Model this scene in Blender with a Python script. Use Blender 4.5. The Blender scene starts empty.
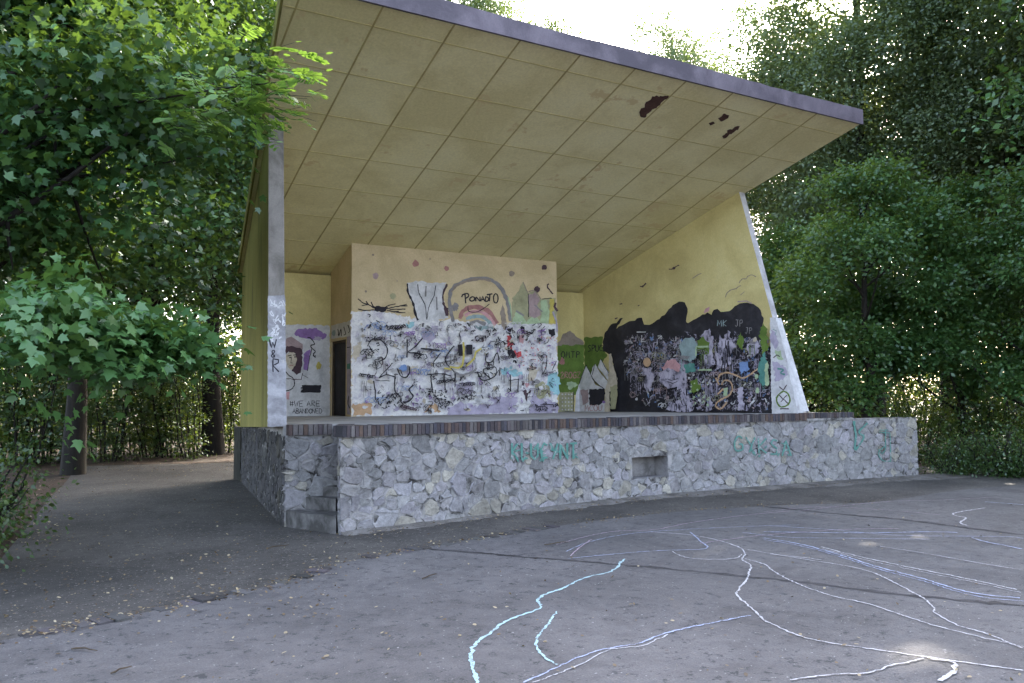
import bpy, math, random
import numpy as np
from mathutils import Matrix, Vector
rnd = random.Random(7)
sc = bpy.context.scene
COL = sc.collection
R = math.radians

# ------------------------------------------------------------------ camera, sky, sun, exposure
S = 1.1                        # metres per ceiling board
Z0 = 1.275                     # stage floor above the ground, in boards
def W(x, y, z=0.0):            # survey coordinates (boards, stage floor = 0) -> metres
    return Vector((x * S, y * S, (z + Z0) * S))
CAMU = np.array([-2.669086, -9.424144, 0.306640])
YAW, PITCH, ROLL, FPX = 0.52801, 0.070076, -0.0075927, 824.42
_r = np.array([math.cos(YAW), -math.sin(YAW), 0]); _f = np.array([math.sin(YAW), math.cos(YAW), 0]); _u = np.array([0, 0, 1.0])
_f2 = _f * math.cos(PITCH) + _u * math.sin(PITCH); _u2 = _u * math.cos(PITCH) - _f * math.sin(PITCH)
_r3 = _r * math.cos(ROLL) + _u2 * math.sin(ROLL); _u3 = _u2 * math.cos(ROLL) - _r * math.sin(ROLL)
cam_d = bpy.data.cameras.new('camera'); cam = bpy.data.objects.new('camera', cam_d); COL.objects.link(cam)
cam_d.sensor_width = 36; cam_d.lens = FPX / 1024 * 36; cam_d.clip_end = 2000; cam_d.clip_start = 0.05
M = Matrix(((_r3[0], _u3[0], -_f2[0]), (_r3[1], _u3[1], -_f2[1]), (_r3[2], _u3[2], -_f2[2]))).to_4x4()
M.translation = W(*CAMU); cam.matrix_world = M
sc.camera = cam

SUN_AZ, SUN_EL = R(56), R(31)           # azimuth from +Y towards +X: behind the trees on the right
world = bpy.data.worlds.new('World'); sc.world = world; world.use_nodes = True
nt = world.node_tree; nt.nodes.clear()
sky = nt.nodes.new('ShaderNodeTexSky'); sky.sky_type = 'NISHITA'; sky.sun_disc = False
sky.sun_elevation = SUN_EL; sky.sun_rotation = SUN_AZ
sky.air_density = 1.0; sky.dust_density = 4.0; sky.ozone_density = 1.0
bg = nt.nodes.new('ShaderNodeBackground'); bg.inputs[1].default_value = 0.15
wo = nt.nodes.new('ShaderNodeOutputWorld'); hs = nt.nodes.new('ShaderNodeHueSaturation'); hs.inputs['Saturation'].default_value = 0.74   # thin summer haze
nt.links.new(sky.outputs[0], hs.inputs['Color']); nt.links.new(hs.outputs[0], bg.inputs[0]); nt.links.new(bg.outputs[0], wo.inputs[0])
sun_d = bpy.data.lights.new('sun', 'SUN'); sun_d.energy = 2.6; sun_d.angle = R(0.53); sun_d.color = (1, 0.93, 0.8)
sun = bpy.data.objects.new('sun', sun_d); COL.objects.link(sun)
_sd = Vector((math.sin(SUN_AZ) * math.cos(SUN_EL), math.cos(SUN_AZ) * math.cos(SUN_EL), math.sin(SUN_EL)))
sun.rotation_euler = _sd.to_track_quat('Z', 'Y').to_euler(); sun.location = (0, 30, 40)
sc.view_settings.view_transform = 'Standard'; sc.view_settings.look = 'None'
sc.view_settings.exposure = 3.2; sc.view_settings.gamma = 1
sc.render.engine = 'CYCLES'
try:
    sc.cycles.use_denoising = True
    sc.cycles.max_bounces = 8; sc.cycles.diffuse_bounces = 4; sc.cycles.transmission_bounces = 5
    sc.cycles.transparent_max_bounces = 6; sc.cycles.caustics_reflective = False; sc.cycles.caustics_refractive = False
except Exception: pass

# ------------------------------------------------------------------ survey helpers: a sight line of the photo meets a real surface
def ray(px, py): return _f2 + _r3 * ((px - 512) / FPX) - _u3 * ((py - 341.5) / FPX)
def G(x): return -Z0 - 0.0045 * (x - 3.5)
def gpt(px, py):               # point on the ground (survey coords x, y)
    d = ray(px, py); x = 0
    for _ in range(12):
        t = (G(x) - CAMU[2]) / d[2]; x = CAMU[0] + t * d[0]
    p = CAMU + t * d
    return float(p[0]), float(p[1])
def at(px, dist):              # ground point (metres) at a heading and a distance in metres
    d = ray(px, 395); h = d[:2] / np.hypot(d[0], d[1])
    x, y = CAMU[0] + h[0] * dist / S, CAMU[1] + h[1] * dist / S
    return W(x, y, G(x))
TH, ZF = 0.30202, 5.22419
def ceil_z(y): return ZF - y * math.tan(TH)
class Plane:                   # a real surface; P(px,py) gives the survey point on it; n points to the viewer
    def __init__(s, p0, n):
        s.p0 = np.array(p0, float); s.n = np.array(n, float); s.n /= np.linalg.norm(s.n)
        if s.n @ (CAMU - s.p0) < 0: s.n = -s.n
        s.k = 0
    def P(s, px, py, off=0.0):
        d = ray(px, py); t = (s.n @ (s.p0 - CAMU)) / (s.n @ d)
        return CAMU + t * d + s.n * off

# ------------------------------------------------------------------ materials
MATS = {}
def nodes(name):
    m = bpy.data.materials.new(name); m.use_nodes = True; t = m.node_tree; t.nodes.clear()
    o = t.nodes.new('ShaderNodeOutputMaterial'); return m, t, o
def N(t, kind, **kw):
    n = t.nodes.new('ShaderNode' + kind)
    for k, v in kw.items():
        if k in n.inputs: n.inputs[k].default_value = v
        else: setattr(n, k, v)
    return n
def ramp(t, fac, stops):
    r = t.nodes.new('ShaderNodeValToRGB'); e = r.color_ramp.elements
    while len(e) < len(stops): e.new(0.5)
    for i, (p, c) in enumerate(stops):
        e[i].position = p; e[i].color = (c + (1,)) if len(c) == 3 else c
    t.links.new(fac, r.inputs[0]); return r.outputs[0]
def mixc(t, fac, a, b, mode='MIX'):
    m = t.nodes.new('ShaderNodeMix'); m.data_type = 'RGBA'; m.blend_type = mode
    for s, v in ((m.inputs[0], fac), (m.inputs[6], a), (m.inputs[7], b)):
        if hasattr(v, 'links'): t.links.new(v, s)
        else: s.default_value = v if isinstance(v, (int, float)) else tuple(v) + (1,)
    return m.outputs[2]
def noise(t, co, scale, detail=6, rough=0.6, dist=0.0):
    n = N(t, 'TexNoise'); n.inputs['Scale'].default_value = scale; n.inputs['Detail'].default_value = detail
    n.inputs['Roughness'].default_value = rough; n.inputs['Distortion'].default_value = dist
    t.links.new(co, n.inputs['Vector']); return n.outputs[0]
def coords(t, scale=(1, 1, 1)):
    c = t.nodes.new('ShaderNodeTexCoord'); mp = t.nodes.new('ShaderNodeMapping'); mp.inputs['Scale'].default_value = scale
    t.links.new(c.outputs['Object'], mp.inputs[0]); return mp.outputs[0]
def bump(t, h, strength=0.3, dist=0.02):
    b = t.nodes.new('ShaderNodeBump'); b.inputs['Strength'].default_value = strength; b.inputs['Distance'].default_value = dist
    t.links.new(h, b.inputs['Height']); return b.outputs[0]
def finish(t, o, col, rough=0.85, nrm=None, spec=0.3):
    p = t.nodes.new('ShaderNodeBsdfPrincipled'); p.inputs['Roughness'].default_value = rough
    p.inputs['Specular IOR Level'].default_value = spec
    if hasattr(col, 'links'): t.links.new(col, p.inputs['Base Color'])
    else: p.inputs['Base Color'].default_value = tuple(col) + (1,)
    if nrm is not None: t.links.new(nrm, p.inputs['Normal'])
    t.links.new(p.outputs[0], o.inputs[0])
def worn(name, base, dark, light=None, scale=1.5, streak=(1, 1, 1), rough=0.85, bmp=0.15, amount=(0.42, 0.7), fine=40, spots=None):
    """painted / plastered surface: broad stains, fine mottling, small chips"""
    m, t, o = nodes(name); co = coords(t); cs = coords(t, streak)
    n1 = noise(t, cs, scale, 8, 0.65, 0.4); n2 = noise(t, co, fine, 4, 0.7)
    c = ramp(t, n1, [(amount[0], dark), (amount[1], base)] if not light else [(amount[0], dark), ((amount[0] + amount[1]) / 2, base), (amount[1], light)])
    c = mixc(t, 0.25, c, ramp(t, n2, [(0.3, (0.25, 0.25, 0.25)), (0.7, (1, 1, 1))]), 'MULTIPLY')
    if spots:
        n3 = noise(t, co, spots[1], 5, 0.75); c = mixc(t, ramp(t, n3, [(spots[2], (0, 0, 0)), (spots[2] + 0.04, (1, 1, 1))]), c, spots[0])
    finish(t, o, c, rough, bump(t, n2, bmp, 0.01)); MATS[name] = m; return m

worn('soffit_paint', (0.86, 0.785, 0.46), (0.76, 0.68, 0.37), (0.88, 0.82, 0.51), 0.7, fine=25, spots=((0.66, 0.55, 0.30), 1.1, 0.60))
worn('batten_paint', (0.56, 0.48, 0.22), (0.40, 0.33, 0.14), None, 2.0)
worn('batten_faded', (0.70, 0.62, 0.31), (0.54, 0.46, 0.21), None, 1.5)
worn('yellow_plaster', (0.65, 0.545, 0.25), (0.55, 0.45, 0.20), (0.69, 0.59, 0.29), 0.8, fine=30)
worn('beige_plaster', (0.60, 0.47, 0.295), (0.51, 0.40, 0.24), (0.64, 0.51, 0.33), 0.9, fine=30)
worn('stained_yellow', (0.27, 0.24, 0.07), (0.12, 0.12, 0.04), (0.34, 0.30, 0.10), 1.2, streak=(1, 1, 0.25), amount=(0.3, 0.72), fine=18, spots=((0.05, 0.06, 0.025), 2.2, 0.66))  # outside yellow with streaky olive stains and moss spots
worn('concrete', (0.245, 0.22, 0.20), (0.14, 0.125, 0.11), (0.30, 0.275, 0.25), 2.2, streak=(1, 1, 0.4), fine=50)
worn('white_render', (0.34, 0.33, 0.35), (0.22, 0.21, 0.225), (0.44, 0.42, 0.44), 3.0, fine=40, spots=((0.36, 0.34, 0.33), 9, 0.66))
worn('fascia_metal', (0.145, 0.122, 0.150), (0.085, 0.072, 0.092), (0.20, 0.172, 0.205), 1.0, streak=(1, 1, 1), rough=0.6)
worn('pale_edge', (0.52, 0.50, 0.52), (0.36, 0.34, 0.35), (0.60, 0.58, 0.60), 2.2, fine=50)
worn('vent_concrete', (0.25, 0.235, 0.24), (0.13, 0.12, 0.12), (0.32, 0.30, 0.30), 3, fine=40)
worn('roof_felt', (0.09, 0.09, 0.095), (0.05, 0.05, 0.05), None, 2)
worn('stage_concrete', (0.36, 0.34, 0.34), (0.26, 0.25, 0.25), (0.42, 0.40, 0.40), 1.6, fine=45)
worn('mortar', (0.23, 0.22, 0.22), (0.04, 0.036, 0.036), (0.33, 0.31, 0.31), 5, fine=70, amount=(0.38, 0.62))
worn('step_stone', (0.14, 0.132, 0.132), (0.06, 0.056, 0.055), (0.22, 0.21, 0.205), 3, fine=14, bmp=0.7)
worn('base_stone', (0.055, 0.05, 0.042), (0.02, 0.02, 0.016), None, 2, fine=12, bmp=0.6)
worn('rust_patch', (0.13, 0.065, 0.055), (0.07, 0.035, 0.03), None, 6)
worn('mural_white', (0.66, 0.63, 0.64), (0.46, 0.42, 0.50), (0.74, 0.71, 0.70), 7, amount=(0.34, 0.62), fine=16, spots=((0.16, 0.13, 0.19), 26, 0.60))
worn('mural_black', (0.028, 0.026, 0.032), (0.018, 0.016, 0.02), (0.05, 0.046, 0.055), 2.5, fine=25, rough=0.7)
worn('mural_grey', (0.36, 0.32, 0.40), (0.10, 0.09, 0.12), (0.48, 0.43, 0.52), 5, fine=12, amount=(0.36, 0.6), spots=((0.05, 0.045, 0.06), 6, 0.57))
worn('mural_speck', (0.035, 0.032, 0.04), (0.025, 0.022, 0.028), (0.06, 0.055, 0.07), 3, fine=22, spots=((0.27, 0.24, 0.31), 15, 0.55))
worn('timber', (0.10, 0.075, 0.05), (0.05, 0.035, 0.025), None, 8)
def paint(name, c, v=0.35):
    d = tuple(x * (1 - v) for x in c); return worn(name, c, d, None, 5, fine=25, amount=(0.3, 0.6))
for nm, c in dict(black=(0.025, 0.022, 0.03), purple=(0.30, 0.17, 0.42), lilac=(0.44, 0.385, 0.50), white=(0.64, 0.62, 0.64), grey=(0.26, 0.24, 0.245), taupe=(0.30, 0.24, 0.20),
                  rose=(0.42, 0.20, 0.19), pink=(0.62, 0.34, 0.36), red=(0.60, 0.09, 0.10), teal=(0.30, 0.38, 0.39), cyan=(0.33, 0.56, 0.62), yellow=(0.56, 0.46, 0.12), orange=(0.56, 0.36, 0.22),
                  green=(0.13, 0.20, 0.04), mint=(0.42, 0.52, 0.33), moss=(0.38, 0.36, 0.22), blue=(0.20, 0.30, 0.55), plum=(0.085, 0.05, 0.065), spraygreen=(0.10, 0.27, 0.235), skin=(0.58, 0.50, 0.40), mauve=(0.40, 0.29, 0.30)).items():
    paint('paint_' + nm, c)
worn('paint_faded', (0.115, 0.27, 0.235), (0.08, 0.20, 0.175), None, 5, fine=25, spots=((0.30, 0.285, 0.30), 9, 0.57))

def attr_mat(name, dark, light, fine=30, rough=0.9, bmp=0.5, big=3, dist=0.02, stain=0.3):
    """masonry: every unit carries its own colour in the attribute 'tone'"""
    m, t, o = nodes(name); co = coords(t)
    a = N(t, 'Attribute', attribute_name='tone')
    n1 = noise(t, co, big, 6, 0.7); n2 = noise(t, co, fine, 6, 0.75)
    c = mixc(t, 0.55, a.outputs['Color'], ramp(t, n2, [(0.32, dark), (0.68, light)]), 'MULTIPLY')
    c = mixc(t, stain, c, ramp(t, n1, [(0.35, (0.35, 0.34, 0.33)), (0.6, (1, 1, 1))]), 'MULTIPLY')
    finish(t, o, c, rough, bump(t, n2, bmp, dist)); MATS[name] = m
attr_mat('stone', (0.30, 0.29, 0.29), (1.35, 1.34, 1.33), 11, big=1.6, bmp=0.9, dist=0.05, stain=0.42)
attr_mat('brick', (0.4, 0.4, 0.4), (1.2, 1.2, 1.2), 30, big=2.0)

def asphalt(name, base, dark, light, patch, speck, sc1=0.35, bmp=0.5, spk=0.70):
    m, t, o = nodes(name); co = coords(t)
    n1 = noise(t, co, sc1, 7, 0.6, 0.6); n2 = noise(t, co, 90, 3, 0.7); n3 = noise(t, co, 6, 8, 0.7); v = N(t, 'TexVoronoi'); v.inputs['Scale'].default_value = 55
    t.links.new(co, v.inputs['Vector'])
    c = ramp(t, n1, [(0.30, dark), (0.5, base), (0.72, light)])
    c = mixc(t, 0.45, c, ramp(t, n3, [(0.3, (0.55, 0.55, 0.56)), (0.7, (1.15, 1.14, 1.12))]), 'MULTIPLY')
    c = mixc(t, 0.6, c, ramp(t, n2, [(0.3, (0.5, 0.5, 0.5)), (0.68, (1.25, 1.25, 1.25))]), 'MULTIPLY')
    n4 = noise(t, co, 9, 5, 0.85); c = mixc(t, ramp(t, n4, [(0.565, (0, 0, 0)), (0.61, (0.85, 0.85, 0.85))]), c, patch)
    n6 = noise(t, co, 1.3, 9, 0.75, 1.0); c = mixc(t, 0.55, c, ramp(t, n6, [(0.35, (0.6, 0.59, 0.58)), (0.5, (1, 1, 1)), (0.68, (1.18, 1.17, 1.15))]), 'MULTIPLY')
    n5 = noise(t, co, 30, 3, 0.6); c = mixc(t, ramp(t, n5, [(spk, (0, 0, 0)), (spk + .03, (1, 1, 1))]), c, speck)
    h = mixc(t, 0.5, n2, v.outputs['Distance'])
    finish(t, o, c, 0.9, bump(t, h, bmp, 0.006), 0.25); MATS[name] = m
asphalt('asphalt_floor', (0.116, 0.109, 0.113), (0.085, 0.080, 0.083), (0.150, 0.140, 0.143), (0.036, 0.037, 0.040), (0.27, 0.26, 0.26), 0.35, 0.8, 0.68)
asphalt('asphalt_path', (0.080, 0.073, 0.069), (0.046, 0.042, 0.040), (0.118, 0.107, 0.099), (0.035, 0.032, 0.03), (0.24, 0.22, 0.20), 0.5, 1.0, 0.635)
asphalt('soil', (0.045, 0.027, 0.017), (0.022, 0.014, 0.009), (0.09, 0.048, 0.028), (0.04, 0.03, 0.02), (0.28, 0.18, 0.09), 0.8, 1.0)
asphalt('gravel', (0.16, 0.145, 0.135), (0.08, 0.07, 0.065), (0.26, 0.245, 0.235), (0.05, 0.045, 0.04), (0.42, 0.40, 0.38), 2.2, 1.0)
asphalt('crack', (0.05, 0.046, 0.05), (0.03, 0.028, 0.03), (0.085, 0.08, 0.085), (0.02, 0.02, 0.02), (0.14, 0.13, 0.12), 3.0, 1.0)
def chalk(name, c):
    m, t, o = nodes(name); co = coords(t); n = noise(t, co, 70, 4, 0.8); n2 = noise(t, co, 9, 5, 0.85)
    s = N(t, 'Math', operation='ADD'); t.links.new(n, s.inputs[0]); t.links.new(n2, s.inputs[1])
    finish(t, o, mixc(t, ramp(t, s.outputs[0], [(0.84, (0.03, 0.03, 0.03)), (1.2, (0.66, 0.66, 0.66))]), (0.116, 0.109, 0.113), c), 0.95); MATS[name] = m
chalk('chalk_white', (0.64, 0.62, 0.65)); chalk('chalk_blue', (0.46, 0.52, 0.74)); chalk('chalk_turquoise', (0.46, 0.68, 0.74)); chalk('chalk_pink', (0.52, 0.38, 0.47))

def leaf_mat(name, dark, mid, light, trans=0.45, trcol=(0.30, 0.40, 0.03), gloss=0.05):
    m, t, o = nodes(name); a = N(t, 'Attribute', attribute_name='tint')
    c = ramp(t, a.outputs['Fac'], [(0.0, dark), (0.5, mid), (1.0, light)])
    tc = mixc(t, 0.55, c, trcol)
    d = N(t, 'BsdfDiffuse'); tr = N(t, 'BsdfTranslucent'); g = N(t, 'BsdfGlossy'); g.inputs['Roughness'].default_value = 0.42
    t.links.new(c, d.inputs[0]); t.links.new(tc, tr.inputs[0]); g.inputs[0].default_value = (0.9, 0.95, 1, 1)
    m1 = N(t, 'MixShader'); m1.inputs[0].default_value = trans; t.links.new(d.outputs[0], m1.inputs[1]); t.links.new(tr.outputs[0], m1.inputs[2])
    m2 = N(t, 'MixShader'); m2.inputs[0].default_value = gloss; t.links.new(m1.outputs[0], m2.inputs[1]); t.links.new(g.outputs[0], m2.inputs[2])
    t.links.new(m2.outputs[0], o.inputs[0]); MATS[name] = m
leaf_mat('maple_leaf', (0.012, 0.038, 0.011), (0.027, 0.076, 0.021), (0.062, 0.15, 0.044), 0.23, (0.22, 0.34, 0.03), 0.04)
leaf_mat('linden_leaf', (0.045, 0.078, 0.036), (0.092, 0.138, 0.066), (0.16, 0.21, 0.115), 0.28, (0.28, 0.36, 0.04), 0.045)
leaf_mat('shrub_leaf', (0.014, 0.038, 0.010), (0.030, 0.072, 0.017), (0.058, 0.115, 0.026), 0.27, (0.24, 0.29, 0.015))
leaf_mat('woods_leaf', (0.014, 0.030, 0.007), (0.028, 0.054, 0.010), (0.05, 0.08, 0.013), 0.28, (0.22, 0.26, 0.012), 0.02)
leaf_mat('young_leaf', (0.020, 0.055, 0.016), (0.042, 0.105, 0.030), (0.085, 0.17, 0.052), 0.30, (0.26, 0.36, 0.03), 0.04)
leaf_mat('ash_leaf', (0.05, 0.115, 0.02), (0.08, 0.17, 0.03), (0.12, 0.23, 0.045), 0.38, (0.26, 0.40, 0.04))
leaf_mat('dry_leaf', (0.07, 0.045, 0.03), (0.17, 0.12, 0.07), (0.36, 0.30, 0.20), 0.1, (0.3, 0.2, 0.05), 0.03)
worn('bark', (0.026, 0.021, 0.017), (0.011, 0.009, 0.008), None, 4, streak=(3, 3, 0.5), fine=25, bmp=0.8)
worn('paper', (0.75, 0.75, 0.76), (0.6, 0.6, 0.6), None, 3)

# ------------------------------------------------------------------ mesh helpers
def link(name, me, parent=None, mats=()):
    o = bpy.data.objects.new(name, me); COL.objects.link(o)
    if parent: o.parent = parent
    for m in mats: me.materials.append(MATS[m])
    return o
class MB:
    """collects faces in survey coordinates (u=True) or metres, then links ONE mesh"""
    def __init__(s, u=True): s.v = []; s.f = []; s.mi = []; s.tone = []; s.u = u
    def face(s, pts, mi=0, tone=(1, 1, 1)):
        i = len(s.v); s.v += [tuple(p) for p in pts]; s.f.append(tuple(range(i, i + len(pts)))); s.mi.append(mi); s.tone.append(tone)
    def prism(s, a, b, mi=0, tone=(1, 1, 1)):
        """two matching rings of points -> closed solid"""
        i = len(s.v); n = len(a); s.v += [tuple(p) for p in a] + [tuple(p) for p in b]
        fs = [tuple(range(i, i + n)), tuple(range(i + 2 * n - 1, i + n - 1, -1))] + [(i + k, i + n + k, i + n + (k + 1) % n, i + (k + 1) % n) for k in range(n)]
        s.f += fs; s.mi += [mi] * len(fs); s.tone += [tone] * len(fs)
    def box(s, x0, y0, z0, x1, y1, z1, mi=0, tone=(1, 1, 1)):
        s.prism([(x0, y0, z0), (x1, y0, z0), (x1, y1, z0), (x0, y1, z0)], [(x0, y0, z1), (x1, y0, z1), (x1, y1, z1), (x0, y1, z1)], mi, tone)
    def tube(s, pts, rads, n=8, mi=0):
        pts = [Vector(p) for p in pts]; i0 = len(s.v)
        for k, p in enumerate(pts):
            d = (pts[min(k + 1, len(pts) - 1)] - pts[max(k - 1, 0)]).normalized()
            a = d.cross(Vector((0.31, 0.95, 0.05))).normalized(); b = d.cross(a)
            for j in range(n):
                q = 2 * math.pi * j / n; s.v.append(tuple(p + (a * math.cos(q) + b * math.sin(q)) * rads[k]))
        for k in range(len(pts) - 1):
            for j in range(n):
                s.f.append((i0 + k * n + j, i0 + k * n + (j + 1) % n, i0 + (k + 1) * n + (j + 1) % n, i0 + (k + 1) * n + j)); s.mi.append(mi); s.tone.append((1, 1, 1))
        s.f.append(tuple(range(i0 + (len(pts) - 1) * n, i0 + len(pts) * n))); s.mi.append(mi); s.tone.append((1, 1, 1))
    def build(s, name, mats, parent=None, tone=False, smooth=False, fix=True):
        me = bpy.data.meshes.new(name); v = [W(*p) for p in s.v] if s.u else s.v
        org = parent.location if parent and parent.type == 'EMPTY' else None
        me.from_pydata([tuple(p) for p in v], [], s.f)
        if fix:
            import bmesh
            bm = bmesh.new(); bm.from_mesh(me); bmesh.ops.recalc_face_normals(bm, faces=bm.faces); bm.to_mesh(me); bm.free()
        me.polygons.foreach_set('material_index', s.mi)
        if smooth: me.polygons.foreach_set('use_smooth', [True] * len(s.f))
        if tone:
            a = me.attributes.new('tone', 'FLOAT_COLOR', 'FACE'); a.data.foreach_set('color', np.array([t + (1,) for t in s.tone], dtype=np.float32).ravel())
        me.update(); o = link(name, me, parent, mats if isinstance(mats, (list, tuple)) else [mats])
        if parent is not None:
            o.matrix_parent_inverse = Matrix.Identity(4)
            w = Vector((0, 0, 0)); q = parent
            while q is not None: w += q.location; q = q.parent
            o.location = -w
        return o
def tag(o, label=None, cat=None, group=None, kind=None):
    for k, v in (('label', label), ('category', cat), ('group', group), ('kind', kind)):
        if v: o[k] = v
    return o
def empty(name, loc, label=None, cat=None, group=None):
    o = bpy.data.objects.new(name, None); COL.objects.link(o); o.location = loc; o.empty_display_size = 0.3
    return tag(o, label, cat, group)

# ------------------------------------------------------------------ ground, path, dance floor
g = MB(False)
XS = [-400, -120, -50] + list(np.arange(-28, 37, 3.0)) + [60, 130, 400]; YS = [-300, -80, -30] + list(np.arange(-20, 44, 3.0)) + [70, 140, 400]
def gz(x): return (G(min(max(x / S, -20), 26)) + Z0) * S
for i in range(len(XS) - 1):
    for j in range(len(YS) - 1):
        g.face([(a, b, gz(a)) for a, b in ((XS[i], YS[j]), (XS[i + 1], YS[j]), (XS[i + 1], YS[j + 1]), (XS[i], YS[j + 1]))])
tag(g.build('ground', 'soil'), kind='structure')
def sheet(name, ring, mat, off):
    m = MB(False); m.face([(x * S, y * S, gz(x * S) + off) for x, y in ring]); o = m.build(name, mat); 
    if o.data.polygons[0].normal.z < 0: o.data.flip_normals()
    return tag(o, kind='structure')
edge = [gpt(*p) for p in ((0, 560), (25, 530), (48, 500), (66, 482), (78, 466))]
path_ring = [(-9, -18), (-4.6, -5)] + edge + [(-1.4, 13.5), (2.5, 12.6), (10, 12.2), (13, 9), (13.2, 3.2), (14.5, 2.6), (17.5, 2.2), (25, 4.2), (25, -18)]
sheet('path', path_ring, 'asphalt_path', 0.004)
KERB = [(-9.5, -4.4), (-6, -3.9)] + [gpt(*p) for p in ((0, 642), (49, 633), (110, 621), (171, 608), (235, 595), (293, 580), (351, 562), (415, 550), (480, 539), (562, 526), (620, 518.5), (690, 511.5), (786, 505.5), (880, 502))] + [(11.5, -0.95), (15, -1.6), (20, -4)]
def smooth_path(pts, n=6):
    pts = [np.array(p, float) for p in pts]; out = []
    for i in range(len(pts) - 1):
        p0, p1, p2, p3 = pts[max(i - 1, 0)], pts[i], pts[i + 1], pts[min(i + 2, len(pts) - 1)]
        for k in range(n):
            t = k / n; out.append(0.5 * (2 * p1 + (p2 - p0) * t + (2 * p0 - 5 * p1 + 4 * p2 - p3) * t * t + (3 * p1 - p0 - 3 * p2 + p3) * t ** 3))
    out.append(pts[-1]); return out
KS = smooth_path(KERB, 8)
fl = MB(False); fl.face([(p[0] * S, p[1] * S, gz(p[0] * S) + 0.010) for p in KS] + [(24 * S, -8 * S, gz(24 * S) + 0.01), (24 * S, -45 * S, gz(24 * S) + 0.01), (-12 * S, -45 * S, gz(-12 * S) + 0.01)])
dance = fl.build('dance_floor', 'asphalt_floor'); tag(dance, kind='structure')
def resample(pts, step):
    out = []; acc = 0; nxt = 0
    for a, b in zip(pts[:-1], pts[1:]):
        a = np.array(a, float); b = np.array(b, float); L = np.linalg.norm(b - a)
        while nxt <= acc + L:
            out.append((a + (b - a) * ((nxt - acc) / L), (b - a) / L)); nxt += step
        acc += L
    return out
kb = MB(False)
for k, (p, d) in enumerate(resample([(p[0] * S, p[1] * S) for p in KS if p[0] < 3.0], 0.125)):
    nrm = np.array([-d[1], d[0]]); 
    if rnd.random() < 0.30: continue
    w = 0.055; l = rnd.uniform(0.07, 0.13); h = rnd.uniform(0.003, 0.024); off = rnd.uniform(-0.02, 0.02)
    c = [p + d * sx * w + nrm * (sy * l + off) for sx, sy in ((-1, -1), (1, -1), (1, 1), (-1, 1))]
    b = gz(p[0]); t = rnd.uniform(0.04, 0.11)
    kb.prism([(q[0], q[1], b - 0.03) for q in c], [(q[0], q[1], b + 0.008 + h) for q in c], 0, (t, t * rnd.uniform(0.85, 0.98), t * rnd.uniform(0.85, 1.0)))
tag(kb.build('kerb_strip', 'brick', tone=True), kind='structure')
def ribbon(mb, pts, w, zoff, ramp_up=0.0, jitter=0.0, mi=0, rr=rnd):
    """flat band along 2-D ground points in metres"""
    pts = [np.array(p, float) for p in pts]; L = []; n = len(pts)
    for i in range(n):
        d = pts[min(i + 1, n - 1)] - pts[max(i - 1, 0)]; d /= (np.linalg.norm(d) + 1e-9); nn = np.array([-d[1], d[0]])
        ww = w * (1 + rr.uniform(-jitter, jitter)); z = zoff + ramp_up * i / n
        L.append((pts[i] + nn * ww / 2, pts[i] - nn * ww / 2, z))
    i0 = len(mb.v)
    for a, b, z in L: mb.v += [(a[0], a[1], gz(a[0]) + z), (b[0], b[1], gz(b[0]) + z)]
    for i in range(n - 1):
        mb.f.append((i0 + 2 * i, i0 + 2 * i + 1, i0 + 2 * i + 3, i0 + 2 * i + 2)); mb.mi.append(mi); mb.tone.append((1, 1, 1))
def wiggle(pts, step, amp, rr):
    out = []
    for p, d in resample(pts, step): out.append(p + np.array([-d[1], d[0]]) * rr.gauss(0, amp))
    return out
ck = MB(False)
for pts, w in (([(430, 550), (500, 556), (600, 564), (700, 573), (800, 583), (900, 596), (1024, 607), (1100, 616)], 0.07), ([(764, 507), (830, 514), (900, 520), (960, 528), (1024, 536), (1090, 545)], 0.09)):
    ribbon(ck, wiggle([np.array(gpt(*p)) * S for p in pts], 0.07, 0.012, rnd), w, 0.0125, 0.001, 0.6)
tag(ck.build('pavement_crack', 'crack'), kind='structure')

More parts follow.
